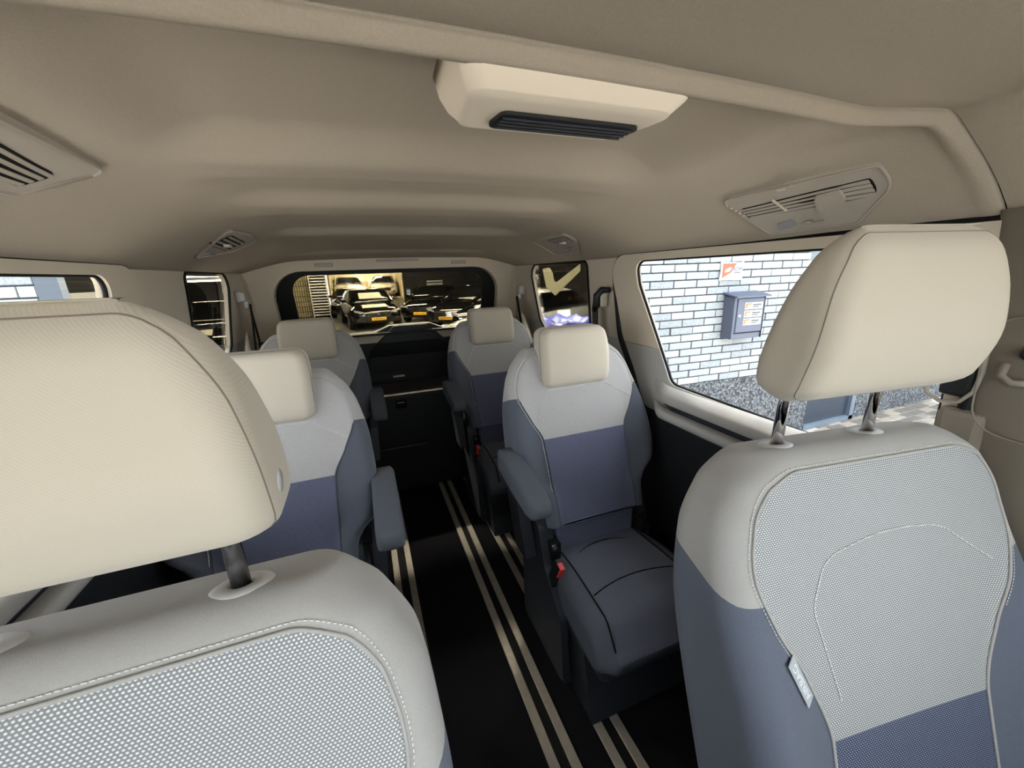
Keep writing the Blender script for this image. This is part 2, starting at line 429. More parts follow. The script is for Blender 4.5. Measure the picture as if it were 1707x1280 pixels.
# ---- tailgate and rear window
RW = rpoly([(-.70, 1.03, .06), (-.70, 1.455, .17), (.70, 1.455, .17), (.70, 1.03, .06)], seg=8)
RG = rpoly([(-.60, 1.045, .05), (-.60, 1.43, .10), (.60, 1.43, .10), (.60, 1.045, .05)], seg=8)
tg = sempty('door_3')
ty = lambda v: 2.86 - .14 * sms(.9, 1.5, v)
mesh('window_surround', *panel([(-.86, .95), (.86, .95), (.86, 1.53), (-.86, 1.53)], [RW], lambda u, v: (u, ty(v) - .05 - .0 * v, v), lambda u, v: (u, ty(v) + .04, v), .1), 'trim_plastic', tg, recalc=True)
mesh('window_band', *panel(grow(RW, 1.03), [RG], lambda u, v: (u, ty(v) + .012, v), lambda u, v: (u, ty(v) + .02, v), .1), 'black_rubber', tg, recalc=True)
tag(mesh('window_5', *panel(grow(RW, 1.02), [], lambda u, v: (u, ty(v) + .022, v), lambda u, v: (u, ty(v) + .026, v), .1), 'glass_dark', recalc=True), kind='structure')
# lower tailgate trim with raised latch hump
hump = rpoly([(-.86, .60), (.86, .60), (.86, 1.045), (.31, 1.045, .03), (.215, 1.085, .03), (-.06, 1.085, .03), (-.16, 1.045, .03), (-.86, 1.045)], 0, seg=4)
mesh('lower_tailgate', *panel(hump, [], lambda u, v: (u, 2.80 + .02 * sms(1.06, .7, v), v), lambda u, v: (u, 2.90, v), .1), 'black_plastic', tg, recalc=True)
hv = [(.205, 1.085), (-.05, 1.085), (-.20, .93), (-.20, .90), (.35, .90), (.35, .93)]
mesh('latch_cover', *panel(rpoly([(.19, 1.083, .02), (-.035, 1.083, .02), (-.20, .93, .02), (-.22, .85, .01), (.37, .85, .01), (.35, .93, .02)], seg=3), [], lambda u, v: (u, 2.77 + .03 * sms(.98, .86, v), v), lambda u, v: (u, 2.82, v), .05), 'black_plastic', tg, recalc=True)
mesh('sill_bar', *bbox(-.84, .84, 2.755, 2.80, 1.030, 1.047, .006), 'black_plastic', tg)
mesh('grip', *bbox(-.075, .005, 2.79, 2.815, .722, .732, .003), 'trim_plastic', tg)
for u in (-.40, .42): mesh('cover_cap', *bbox(u - .05, u + .05, ty(1.49) - .056, ty(1.49) - .046, 1.476, 1.497, .003), 'vent_plastic', tg)
mesh('header_lamp', *bbox(-.10, .16, ty(1.5) - .058, ty(1.5) - .046, 1.499, 1.512, .003), 'vent_plastic', tg)
mesh('rear_sill', *box(-.86, .86, 2.80, 2.92, 0, .62), 'black_plastic', tg)
fw = tag(mesh('wall_front', *box(-.87, .87, -1.0, -.93, 0, 1.0), 'black_plastic'), kind='structure')
mesh('dashboard', *loft([[(x, y, z) for y, z in rpoly([(-.93, .55, .01), (-.62, .55, .05), (-.50, .80, .08), (-.52, 1.02, .06), (-.93, 1.05, .03)], seg=4)] for x in (-.82, .82)]), mat('dash_bounce_grey', (140, 138, 136), .8), fw, recalc=True)  # unseen dashboard, added in mid grey to bounce light onto ceiling and headrests
tag(mesh('window_7', *loft([[(x, -.97, 1.0), (x, -.963, 1.005), (x, -.563, 1.535), (x, -.57, 1.53)] for x in (-.85, .85)]), 'glass_windscreen', recalc=True), kind='structure')

# ---- cargo shelf
cs = thing('cargo_shelf', 'dark carpeted cargo shelf spanning the boot behind the rear seats', 'shelf', (0, 2.45, 0))
mesh('shelf_board', *bbox(-.83, .83, 0, .34, .665, .69, .006), mat('shelf_felt', (58, 54, 50), .95, noise=(300, .15)), cs)
mesh('front_board', *box(-.83, .83, .012, .03, .02, .664), 'black_plastic', cs)
mesh('step_lip', *bbox(-.22, .08, -.03, .012, .338, .352, .004), 'navy_plastic', cs)
la = mesh('latch', *bbox(-.10, -.03, -.002, .012, .60, .655, .006), 'dark_recess', cs)
mesh('latch_bar', *bbox(-.09, -.045, -.008, -.002, .634, .642, .002), 'chrome', la)

# ---- floor rails
for i, (x0, x1, nm, y1) in enumerate(((-.24, -.145, 'aluminium floor rail beside the left row of seats', 2.5), (.124, .214, 'bright twin aluminium floor rail running down the open aisle', 2.48), (.302, .392, 'aluminium floor rail under the right row of seats', 2.5))):
    t = thing('seat_rail', nm, 'rail', ((x0 + x1) / 2, .3, 0), group='floor rails'); h = (x1 - x0) / 2
    mesh('channel', *box(-h, h, 0, y1 - .3, .0005, .003), 'dark_recess', t)
    for q in (-1, 1):
        a, b = sorted((q * h, q * (h - .030)))
        mesh('strip', *bbox(a, b, 0, y1 - .3, .003, .010, .002, 1), 'aluminium', t)

# ---- roof console with air slot
rc = thing('roof_console', 'cream plastic roof console with black slotted grille behind the front headliner', 'console', (.082, .486, 1.641))
rings = []
for z, hw, y0, y1, r in ((.022, .176, -.020, .155, .02), (-.004, .170, -.016, .150, .02), (-.022, .162, -.004, .142, .022), (-.034, .152, .012, .132, .022), (-.040, .140, .028, .120, .02)):
    rings.append([(u, v, z) for u, v in rpoly([(-hw, y0, r), (hw, y0, r), (hw - .035, y1, r), (-hw + .01, y1, r)], seg=5)])
rings.insert(-1, [(p[0] * .98, p[1], p[2] - .003) for p in rings[-2]])
V, F = loft(rings); cb = mesh('housing', V, F, 'console_plastic', rc, smooth=True, recalc=True)
m_ = cb.modifiers.new('b', 'WEIGHTED_NORMAL')
g_ = mesh('grille', *panel(rpoly([(-.098, .052, .012), (.118, .052, .012), (.108, .104, .012), (-.105, .104, .012)], seg=4), [], lambda u, v: (u, v, -.0445), lambda u, v: (u, v, -.036), 0), 'black_plastic', rc, recalc=True)
for k in range(4):
    mesh('slat', *tube([(-.095, .062 + k * .011, -.0455), (.108, .062 + k * .011, -.0455)], .0022, 6), 'dark_steel' if 0 else 'navy_plastic', g_)

# ---- ceiling vents (front pair large, rear pair small)
def on_roof(x, y, off=.004): return (x, y, roofz(x, y) + recess(x, y) - off)
def vent(name, label, outline, slots, s, extra):
    t = thing(name, label, 'air vent', (0, 0, 0), group='ceiling air vents')
    cx = sum(p[0] for p in outline) / len(outline); cy = sum(p[1] for p in outline) / len(outline)
    t.location = on_roof(s * cx, cy, 0); ox, oy, oz = t.location
    def fi(u, v, o): p = on_roof(s * u, v, o); return (p[0] - ox, p[1] - oy, p[2] - oz)
    mesh('vent_panel', *panel(rpoly(outline, .012, 4), [], lambda u, v: fi(u, v, .007), lambda u, v: fi(u, v, -.01), .03), 'vent_plastic', t, recalc=True)
    ro = rpoly(outline, .012, 4)
    mesh('bezel', *tube([fi(u, v, .006) for u, v in ro + ro[:1]], .0035, 6), 'vent_plastic', t, smooth=True)
    mesh('slot', *panel(rpoly(slots, .008, 3), [], lambda u, v: fi(u, v, .0085), lambda u, v: fi(u, v, .0), .03), 'dark_recess', t, recalc=True)
    a, b, c, d_ = [Vector(p) for p in slots]        # a-b inner edge, d-c outer edge
    for k in range(extra['n']):
        f = (k + .5) / extra['n']; p, q = a.lerp(d_, f), b.lerp(c, f); n = extra.get('seg', 10); w_ = (a - d_).length / extra['n'] * .27
        dv = (d_ - a).normalized() * w_
        rg = []
        for i in range(n + 1):
            m = p.lerp(q, .015 + .97 * i / n)
            rg.append([fi(*(m - dv), .0096), fi(*(m + dv), .0102), fi(*(m + dv), .0086), fi(*(m - dv), .0086)])
        mesh('slat', *loft(rg), 'vent_plastic', t, recalc=True)
    return t, fi
fr_out = [(.686, .845), (.750, .530), (.776, .512), (.808, .58), (.800, .770)]
fr_slot = [(.722, .815), (.760, .545), (.782, .535), (.752, .795)]
for s in (1, -1):
    t, fi = vent('ceiling_vent', ('long slatted ceiling air vent beside the sliding door window, nearest on the right' if s > 0 else 'slatted ceiling air vent cut off by the left edge of the view'), fr_out if s > 0 else [(.60, .955), (.622, .60), (.70, .58), (.745, .65), (.70, .90)], fr_slot if s > 0 else [(.645, .905), (.645, .62), (.715, .64), (.685, .885)], s, dict(n=4))
    if s > 0:
        mesh('divider', *tube([fi(.728, .724, .012), fi(.757, .706, .012)], .003, 6), 'trim_plastic', t)
        kn = mesh('slider_knob', *panel(rpoly([(.752, .645, .005), (.758, .595, .005), (.776, .588, .005), (.772, .645, .005)], seg=3), [], lambda u, v: fi(u, v, .017), lambda u, v: fi(u, v, .010), 0), 'vent_plastic', t, recalc=True)
        lp = mesh('reading_lamp', *panel(rpoly([(.778, .742, .004), (.778, .700, .004), (.790, .698, .004), (.792, .742, .004)], seg=3), [], lambda u, v: fi(u, v, .010), lambda u, v: fi(u, v, .0), 0), mat('lamp_lens', (150, 150, 152), .25), t, recalc=True)
        for q in range(2): mesh('lamp_button', *lathe([(.0, -.0), (.010 - q * .002, 0), (.010 - q * .002, .003), (0, .005)], 14), 'vent_plastic', t, smooth=True).location = fi(.786 + q * .003, .672 - q * .024, .016)
        for q in range(4): mesh('airflow_mark', *bbox(-.004, .004, -.0025, .0025, -.002, .002, .001, 1), 'trim_plastic', t).location = fi(.712 + q * .009, .822 - q * .006, .010)
        sw = mesh('thumb_wheel', *bbox(-.008, .008, -.03, .03, -.003, .003, .002), 'vent_plastic', t); sw.location = fi(.716, .70, .008)
        mesh('wheel_mark', *bbox(-.004, .004, -.012, .006, -.006, -.002, .001), 'trim_plastic', sw)
for s in (1, -1):
    o_ = [(.605, 1.86), (.628, 1.58), (.686, 1.575), (.772, 1.69), (.746, 1.90)] if s > 0 else [(.746, 1.755), (.588, 1.60), (.56, 1.75), (.575, 1.88), (.665, 1.92)]
    sl = [(.633, 1.76), (.640, 1.60), (.690, 1.60), (.690, 1.73)] if s > 0 else [(.60, 1.83), (.60, 1.66), (.675, 1.68), (.675, 1.86)]
    t, fi = vent('ceiling_vent', 'small square ceiling air vent above the %s rear quarter window' % ('right' if s > 0 else 'left'), o_, sl, s, dict(n=4))
    mesh('slider_knob', *bbox(-.010, .010, -.015, .015, -.006, .004, .002), 'trim_plastic', t).location = fi(.665 if s > 0 else .64, 1.66 if s > 0 else 1.75, .016)
    mesh('reading_lamp', *bbox(-.012, .012, -.035, .035, -.003, .003, .002), mat('lamp_lens', (150, 150, 152), .25), t).location = fi(.725 if s > 0 else .71, 1.70 if s > 0 else 1.78, .010)

# ================================================================== SEATS
def rring(w_, yf, yb, rf, rb, z, nF, nC, nS, nB):
    rf = min(rf, (yb - yf) * .48, w_ * .9); rb = min(rb, (yb - yf) * .48, w_ * .9); P = []
    for k in range(nF): P.append((-(w_ - rf) + 2 * (w_ - rf) * k / nF, yf))
    for k in range(nC): a = PI / 2 * k / nC; P.append((w_ - rf + rf * math.sin(a), yf + rf - rf * math.cos(a)))
    for k in range(nS): P.append((w_, yf + rf + (yb - rb - yf - rf) * k / nS))
    for k in range(nC): a = PI / 2 * k / nC; P.append((w_ - rb + rb * math.cos(a), yb - rb + rb * math.sin(a)))
    for k in range(nB): P.append(((w_ - rb) - 2 * (w_ - rb) * k / nB, yb))
    for k in range(nC): a = PI / 2 * k / nC; P.append((-(w_ - rb) - rb * math.sin(a), yb - rb + rb * math.cos(a)))
    for k in range(nS): P.append((-w_, yb - rb - (yb - rb - yf - rf) * k / nS))
    for k in range(nC): a = PI / 2 * k / nC; P.append((-(w_ - rf) - rf * math.cos(a), yf + rf - rf * math.sin(a)))
    return [(x, y, z) for x, y in P]
def back_mesh(wf, yff, ybf, zb, rf, rb, bol, rt=.05, dz=.0065, nF=84):
    """padded backrest: rings stacked from zb up to 0, rounded over at the top"""
    rings = []; zs = list(np.arange(zb, -rt, dz)) + [-rt * (1 - math.sin(a)) for a in np.linspace(0, PI / 2, 12)]
    for z in zs:
        k = 0 if z < -rt else rt - math.sqrt(max(rt * rt - (z + rt) ** 2, 0))
        k *= .94
        r = rring(max(wf(z) - k * .6, .03), yff(z) + k, ybf(z) - k * .7, rf, rb, z, nF, 8, 7, 22)
        rings.append([(x, y + (bol(x, z) if y < (yff(z) + ybf(z)) / 2 else 0), zz) for x, y, zz in r])
    return loft(rings)
def pad(outline_w, zs, yf, yb, rf=.03, rb=.03, nF=40, cap=.03):
    """headrest style pad: rings in z with rounded top and bottom"""
    z0, z1 = zs; rings = []; H = z1 - z0
    ts = [cap * (1 - math.cos(a)) for a in np.linspace(0, PI / 2, 8)]
    lv = [z0 + t for t in ts] + list(np.linspace(z0 + cap, z1 - cap, 16))[1:-1] + [z1 - t for t in ts[::-1]]
    for z in lv:
        e = min(z - z0, z1 - z, cap); k = cap - math.sqrt(max(cap * cap - (cap - e) ** 2, 0))
        rings.append(rring(outline_w((z - z0) / H) - k * .75, yf((z - z0) / H) + k * .9, yb((z - z0) / H) - k * .9, rf, rb, z, nF, 7, 5, 20))
    return loft(rings)

# ---- front seats ------------------------------------------------------------
FW = hermite([(-.75, .235), (-.55, .255), (-.25, .268), (-.12, .256), (-.05, .225), (-.02, .205), (0, .20)])
FYF = hermite([(-.75, -.10), (-.4, -.09), (-.2, -.075), (0, -.068)])
FYB = hermite([(-.75, .095), (-.3, .100), (0, .070)])
def fbol(x, z):         # side bolsters swell forward towards the waist
    a = abs(x) / FW(z); return -.035 * sms(.55, .92, a) * sms(-.12, -.42, z) + .006 * (1 - a * a) * sms(-.05, -.2, z)
FI = hermite([(-.75, .15), (-.43, .140), (-.32, .172), (-.24, .210), (-.17, .226), (-.10, .216), (-.05, .188), (-.035, .17), (0, .15)])
def fsurf(x, z):        # front skin of the front backrest at (x, z)
    k = 0 if z < -.05 else (.05 - math.sqrt(max(.0025 - (z + .05) ** 2, 0))) * .94
    w_ = FW(z) - k * .6; e = abs(x) - (w_ - .05)
    return FYF(z) + k + (.05 - math.sqrt(max(.0025 - e * e, 0)) if e > 0 else 0) + fbol(x, z)
def front_seat(name, label, loc, yaw, hr_scale, mirror):
    t = thing(name, label, 'seat', (loc[0], loc[1], 0), yaw, 'front seats')
    rot = (-math.radians(15.5), 0, 0); wide = 1.11 if loc[0] > 0 else 1; L0 = (.040 if loc[0] > 0 else 0, 0, loc[2])
    base = back_mesh(FW, FYF, FYB, -.75, .05, .05, fbol)
    gi = lambda x, y, z: (min(FI(z) - abs(x), (-.040 - z) * 1.0) if y < -.012 else -1)
    def gi(x, y, z):
        if y > -.012: return -.02
        a, b = FI(z) - abs(x), -.030 - z; k = .03
        h = max(k - abs(a - b), 0) / k
        return min(a, b) - h * h * k * .25
    ins, shell, sg = clip(base, gi)
    # piping groove on both sides of the seam
    up, lo, _ = clip(shell, lambda x, y, z: z + .178 - .45 * min(max(y, -.07), .06))
    iu, il, _ = clip(ins, lambda x, y, z: z + .425)
    def put(nm, vf, m, par=t, sm=True):
        o = mesh(nm, *vf, m, par, smooth=sm)
        if par is t: o.location = L0; o.rotation_euler = rot; o.scale = (wide, 1, 1)
        return o
    sh = put('backrest_shell', up, 'light_cloth'); lb = put('side_bolster', lo, 'slate_cloth')
    pi_ = put('upper_insert', iu, 'weave_light'); put('lower_insert', il, 'weave_blue')
    st = []; pipe = []
    for ch in chains(sg):
        ch = [p for p in ch if p[1] < -.02]
        ch = [(p[0], p[1] - .0025, p[2]) for p in ch]
        sub = ch
        out = []
        for p in sub:
            if p[2] < -.30: continue
            x, z = p[0] + math.copysign(.0055 * sms(.10, .16, abs(p[0])), p[0]), p[2] + .0055 * sms(-.10, -.05, p[2])
            out.append((x, fsurf(x, z) - .0012, z))
        if len(out) > 3: st.append(dashes(out, .0034, .0018, .0006))
        if len(sub) > 3: pipe.append(tube([(p[0], p[1] + .0012, p[2]) for p in sub], .0022, 6))
    if pipe: put('seam_piping', join(*pipe), 'light_cloth')
    # decorative arch stitch on the insert
    yf = lambda x, z: FYF(z) + (0 if z < -.05 else .05 - math.sqrt(max(.0025 - (z + .05) ** 2, 0))) + fbol(x, z) - .0012
    q = rpoly([(-.118, -.37, 0), (-.140, -.235, .05), (-.110, -.165, .05), (0.0, -.140, .3), (.10, -.152, .08), (.20, -.235, 0)], .05, 8)
    q = q[:]  # open path
    pth = []
    for (x0, z0), (x1, z1) in zip(q[:-1], q[1:]):
        for k in range(6): f = k / 6; x, z = x0 + (x1 - x0) * f, z0 + (z1 - z0) * f; pth.append((x, yf(x, z), z))
    st.append(dashes(pth, .0050, .0012, .0008))
    s_ = put('stitching', join(*st), 'stitch'); s_['kind'] = 'stuff'
    # cushion (mostly below the view)
    cu = back_mesh(hermite([(-.55, .25), (0, .25)]), hermite([(-.55, -.07), (0, -.06)]), hermite([(-.55, .08), (0, .08)]), -.50, .05, .05, lambda x, z: 0, dz=.03, nF=24)
    o = mesh('seat_cushion', *cu, 'slate_cloth', t, smooth=True); o.location = (0, -.70, .36); o.rotation_euler = (math.radians(-98 + 180), 0, PI) if 0 else (math.radians(97), 0, 0)
    mesh('seat_base', *bbox(-.22, .22, -.60, -.15, 0, .30, .03), 'black_plastic', t)
    # headrest, collars and posts
    px = .094
    top = Vector((0, 0, loc[2]))
    for q in (-1, 1):
        cz = loc[2] - .004
        c_ = mesh('post_collar', *lathe([(.0088, .004), (.0095, .0095), (.013, .011), (.022, .0095), (.026, .007), (.0275, .003), (.0275, -.03), (.0, -.03)], 28), 'vent_plastic' if 0 else mat('collar_plastic', (196, 194, 192), .45), t, smooth=True)
        c_.location = (q * px, -.012, cz); c_.rotation_euler = (-math.radians(9), 0, 0); c_.scale = (1.1, .9, 1)
        mesh('post', *tube([(q * px, -.012, loc[2] - .03), (q * px, -.012, loc[2] + .07), (q * px, -.028, loc[2] + .18)], .0085, 18), 'chrome' if loc[0] > 0 else 'dark_steel', t, smooth=True)
    zb = loc[2] + (.092 if loc[0] > 0 else .080); zt = zb + .188 * hr_scale
    hw = hermite([(0, .148), (.12, .156), (.35, .157), (.65, .150), (.85, .134), (1, .112)])
    hf = hermite([(0, -.070), (.15, -.105), (.45, -.122), (.8, -.114), (1, -.100)])
    hb = hermite([(0, -.005), (.15, .0), (.5, -.018), (.85, -.045), (1, -.058)])
    hm = pad(hw, (zb, zt), hf, hb, .032, .025, cap=.034)
    fr, rr, sg = clip(hm, lambda x, y, z: (hf((z - zb) / (zt - zb)) * .80 + hb((z - zb) / (zt - zb)) * .20) - y - .05 * sms(.04, 0, (z - zb) / (zt - zb)) - .0 + .4 * 0)
    h = mesh('headrest', *fr, 'headrest_cloth', t, smooth=True)
    mesh('headrest_rear', *rr, 'headrest_cloth', h, smooth=True)
    for ch in chains(sg): mesh('headrest_seam', *tube(ch, .0007, 5), 'dark_stitch', h, smooth=True)
    if loc[0] > 0: return t, rot, L0
    bt = mesh('release_button', *lathe([(0, .006), (.010, .005), (.013, 0), (.013, -.01)], 18, axis='x'), 'collar_plastic', t, smooth=True)
    bt.location = ((.152 if loc[0] < 0 else -.152), -.06, zb + .05); bt.rotation_euler = (0, 0, 0 if loc[0] < 0 else PI)
    return t, rot, L0
mat('collar_plastic', (196, 194, 192), .45)
tL, rot, L0 = front_seat('front_seat', 'light grey front seat closest to the camera at the lower left, with beige headrest', (-.455, .405, 1.11), 0, 1.085, 1)
tR, rotR, L0R = front_seat('front_seat', 'light grey front seat on the right with an airbag tag on its side', (.488, .400, 1.11), math.radians(-8), 1.28, -1)
# airbag tag sewn into the inner bolster seam of the right seat
zc = -.315; xc = -(FI(zc) + .016); n_ = Vector((xc, fsurf(xc, zc), zc)); e_ = .004
tu = Vector((2 * e_, fsurf(xc + e_, zc) - fsurf(xc - e_, zc), 0)).normalized(); xz_ = -(FI(zc + .02) + .016); xy_ = -(FI(zc - .02) + .016)
tv = Vector((xz_ - xy_, fsurf(xz_, zc + .02) - fsurf(xy_, zc - .02), .04)).normalized(); tn = tu.cross(tv).normalized(); tu = tv.cross(tn)
tg_ = mesh('airbag_tag', *bbox(-.0105, .0105, -.036, .036, -.001, .001, .0006, 1), 'tag_grey', tR)
tg_.matrix_local = Matrix.Translation(L0R) @ Matrix.Rotation(rotR[0], 4, 'X') @ Matrix.Translation(Vector((n_.x * 1.11, n_.y, n_.z)) + tn * .0035) @ Matrix((tu, tv, tn)).transposed().to_4x4()
tx = text('AIRBAG', .0165, 'tag_print', tg_); tx.rotation_euler = (0, 0, PI / 2); tx.location = (0, 0, .0012)
tg_['label'] = 'pale woven tag printed AIRBAG'

# ---- rear seats -------------------------------------------------------------
RWD = hermite([(-.68, .195), (-.56, .205), (-.52, .225), (-.47, .272), (-.40, .285), (-.25, .280), (-.12, .255), (-.06, .228), (-.03, .205), (0, .19)])
RYF = hermite([(-.68, -.085), (-.4, -.08), (-.15, -.065), (0, -.055)])
RYB = hermite([(-.68, .06), (-.3, .06), (0, .045)])
def rbol(x, z):
    a = abs(x) / RWD(z); return -.030 * sms(.62, .95, a) * sms(-.12, -.35, z)
RI = hermite([(-.68, .155), (-.34, .168), (-.26, .206), (-.17, .238), (-.10, .222), (-.05, .188), (0, .15)])
def rear_seat():
    t = thing('rear_seat', 'seat', 'seat', (0, 0, 0), 0, 'rear passenger seats')
    ZT = 1.13; rot = (-math.radians(17), 0, 0); L0 = (0, 0, ZT)
    base = back_mesh(RWD, RYF, RYB, -.64, .045, .05, rbol, nF=70)
    def gi(x, y, z):
        if y > -.008: return -.02
        a, b = RI(z) - abs(x), -.035 - z; k = .03; h = max(k - abs(a - b), 0) / k
        return min(a, b) - h * h * k * .25
    ins, shell, sg = clip(base, gi)
    up, lo, _ = clip(shell, lambda x, y, z: z + .185 + .12 * min(max(y + .0, -.05), .06))
    iu, il, _ = clip(ins, lambda x, y, z: z + .335)
    def put(nm, vf, m, sm=True):
        o = mesh(nm, *vf, m, t, smooth=sm); o.location = L0; o.rotation_euler = rot; return o
    put('backrest_shell', up, 'light_cloth'); put('side_bolster', lo, 'slate_rear')
    put('upper_insert', iu, 'weave_light_fine'); put('lower_insert', il, 'weave_blue_fine')
    st, pp, pd = [], [], []
    for ch in chains(sg):
        sub = [(p[0], p[1] - .001, p[2]) for p in ch if p[1] < -.012]
        if len(sub) > 3:
            for ok, lst in ((lambda z: z > -.19, pp), (lambda z: z <= -.185, pd)):
                run = []
                for p in sub + [None]:
                    if p is not None and ok(p[2]): run.append(p)
                    else:
                        if len(run) > 3: lst.append(tube(run, .0018, 5))
                        run = []
        if len(sub) > 3: st.append(dashes([(p[0] + math.copysign(.008, p[0]), p[1] - .001, p[2] + .004) for p in sub if -.6 < p[2] < -.04 and p[0] < 0], .006, .0015, .0009))
    yf = lambda x, z: RYF(z) + (0 if z < -.05 else .05 - math.sqrt(max(.0025 - (z + .05) ** 2, 0))) + rbol(x, z) - .001
    pts = [(-.175, -.26), (-.125, -.165), (.12, -.165), (.225, -.235)]; pth = []
    for (x0, z0), (x1, z1) in zip(pts[:-1], pts[1:]):
        for k in range(12): f = k / 12; pth.append((x0 + (x1 - x0) * f, yf(x0 + (x1 - x0) * f, z0 + (z1 - z0) * f), z0 + (z1 - z0) * f))
    st.append(dashes(pth, .006, .0012, .0009))
    put('seam_piping', join(*pp), 'light_cloth'); put('bolster_piping', join(*pd), 'cushion_bolster'); put('stitching', join(*st), 'stitch')['kind'] = 'stuff'
    # headrest sits low, overlapping the top of the back
    zb, zt = ZT - .135, ZT + .075
    hw = hermite([(0, .128), (.15, .136), (.6, .137), (.85, .133), (1, .122)])
    hf = hermite([(0, -.118), (.2, -.125), (.6, -.118), (1, -.095)]); hb = hermite([(0, -.06), (.5, -.03), (.75, .0), (1, .01)])
    fr, rr, sg = clip(pad(hw, (zb, zt), hf, hb, .024, .03, cap=.022), lambda x, y, z: hf((z - zb) / (zt - zb)) + .035 - y)
    h = mesh('headrest', *fr, 'headrest_cloth', t, smooth=True); mesh('headrest_rear', *rr, 'headrest_cloth', h, smooth=True)
    for ch in chains(sg): mesh('headrest_seam', *tube(ch, .0012, 5), 'dark_stitch', h, smooth=True)
    # lower back panel, side brackets
    o = mesh('lumbar_panel', *bbox(-.165, .165, -.262, -.20, .425, .545, .012), 'weave_blue_fine', t, smooth=False)
    for q in (-1, 1):
        br = []
        for z, y0, y1 in ((.02, -.42, -.16), (.22, -.36, -.14), (.36, -.32, -.13), (.50, -.27, -.10), (.58, -.24, -.10), (.605, -.22, -.12)):
            br.append([(q * .215, y0, z), (q * .215, y1, z), (q * .180, y1, z), (q * .180, y0, z)])
        b_ = mesh('side_bracket', *loft(br), 'navy_plastic', t, recalc=True)
        mesh('bracket_recess', *box(*sorted((q * .170, q * .205)), -.305, -.25, .44, .50), 'dark_recess', b_)
        mesh('anchor_ring', *lathe([(.005, -.004), (.010, -.004), (.010, .004), (.005, .004)], 12, axis='y'), 'chrome', b_).location = (q * .197, -.31, .495)
    # cushion
    CWT = hermite([(0, .190), (.5, .215), (.9, .222), (1, .215)])
    rings = []; nS = 26; prof = []
    yb_, yf_ = -.22, -.655
    for k in range(nS + 1):
        f = k / nS; y = yb_ + (yf_ - yb_) * f
        zt_ = .438 + .012 * math.sin(f * PI) - .085 * sms(.80, 1.0, f) ** 1.2; zl = .285 + .035 * sms(.85, 1, f) + .02 * (1 - f)
        w_ = CWT(f) - .03 * sms(.93, 1, f)
        cr = [(u, v) for u, v in rpoly([(-w_, zl, .03), (w_, zl, .03), (w_ + .004, zt_, .045), (-w_ - .004, zt_, .045)], seg=6)]
        # densify top edge
        rings.append([(u, y, v) for u, v in cr])
    # extra points across the top for the insert cut
    dense = []
    for r_ in rings:
        out = []
        for i in range(len(r_)):
            a, b = Vector(r_[i]), Vector(r_[(i + 1) % len(r_)]); n = 40 if (a - b).length > .2 else 1
            for k in range(n): out.append(tuple(a.lerp(b, k / n)))
        dense.append(out)
    cush = loft(dense)
    top, rest, sgc = clip(cush, lambda x, y, z: min(.158 + .012 * sms(-.3, -.6, y) - abs(x), (z - .315)))
    mesh('seat_insert', *top, 'weave_cushion', t, smooth=True); mesh('seat_cushion', *rest, 'cushion_bolster', t, smooth=True)
    seam = []
    for yy in (-.285, -.47):
        seam.append(tube([(x, yy - .03 * (x / .16) ** 2 * (1 if yy < -.4 else 2.2), .4385 + .012 * math.sin((yy - yb_) / (yf_ - yb_) * PI)) for x in np.linspace(-.16, .16, 12)], .002, 5))
    for q in (-1, 1): seam.append(tube([(q * (.158 + .012 * sms(-.3, -.6, y)), y, .438 + .0125 * math.sin((y - yb_) / (yf_ - yb_) * PI) - .085 * sms(.8, 1, (y - yb_) / (yf_ - yb_)) ** 1.2) for y in np.linspace(-.24, -.63, 20)], .003, 6))
    mesh('seat_seam', *join(*seam), 'dark_recess', t, smooth=True)
    mesh('seat_shell', *bbox(-.205, .205, -.62, -.20, .25, .31, .02), 'navy_plastic', t)
    mesh('pedestal', *loft([[(-.19, -.56, .010), (.19, -.56, .010), (.19, -.10, .010), (-.19, -.10, .010)], [(-.185, -.52, .10), (.185, -.52, .10), (.185, -.12, .10), (-.185, -.12, .10)], [(-.195, -.50, .28), (.195, -.50, .28), (.195, -.14, .28), (-.195, -.14, .28)]]), 'navy_plastic', t, recalc=True)
    mesh('front_lever', *tube([(.02, -.60, .275), (.02, -.645, .262)], .004, 6), 'chrome', t)
    return t
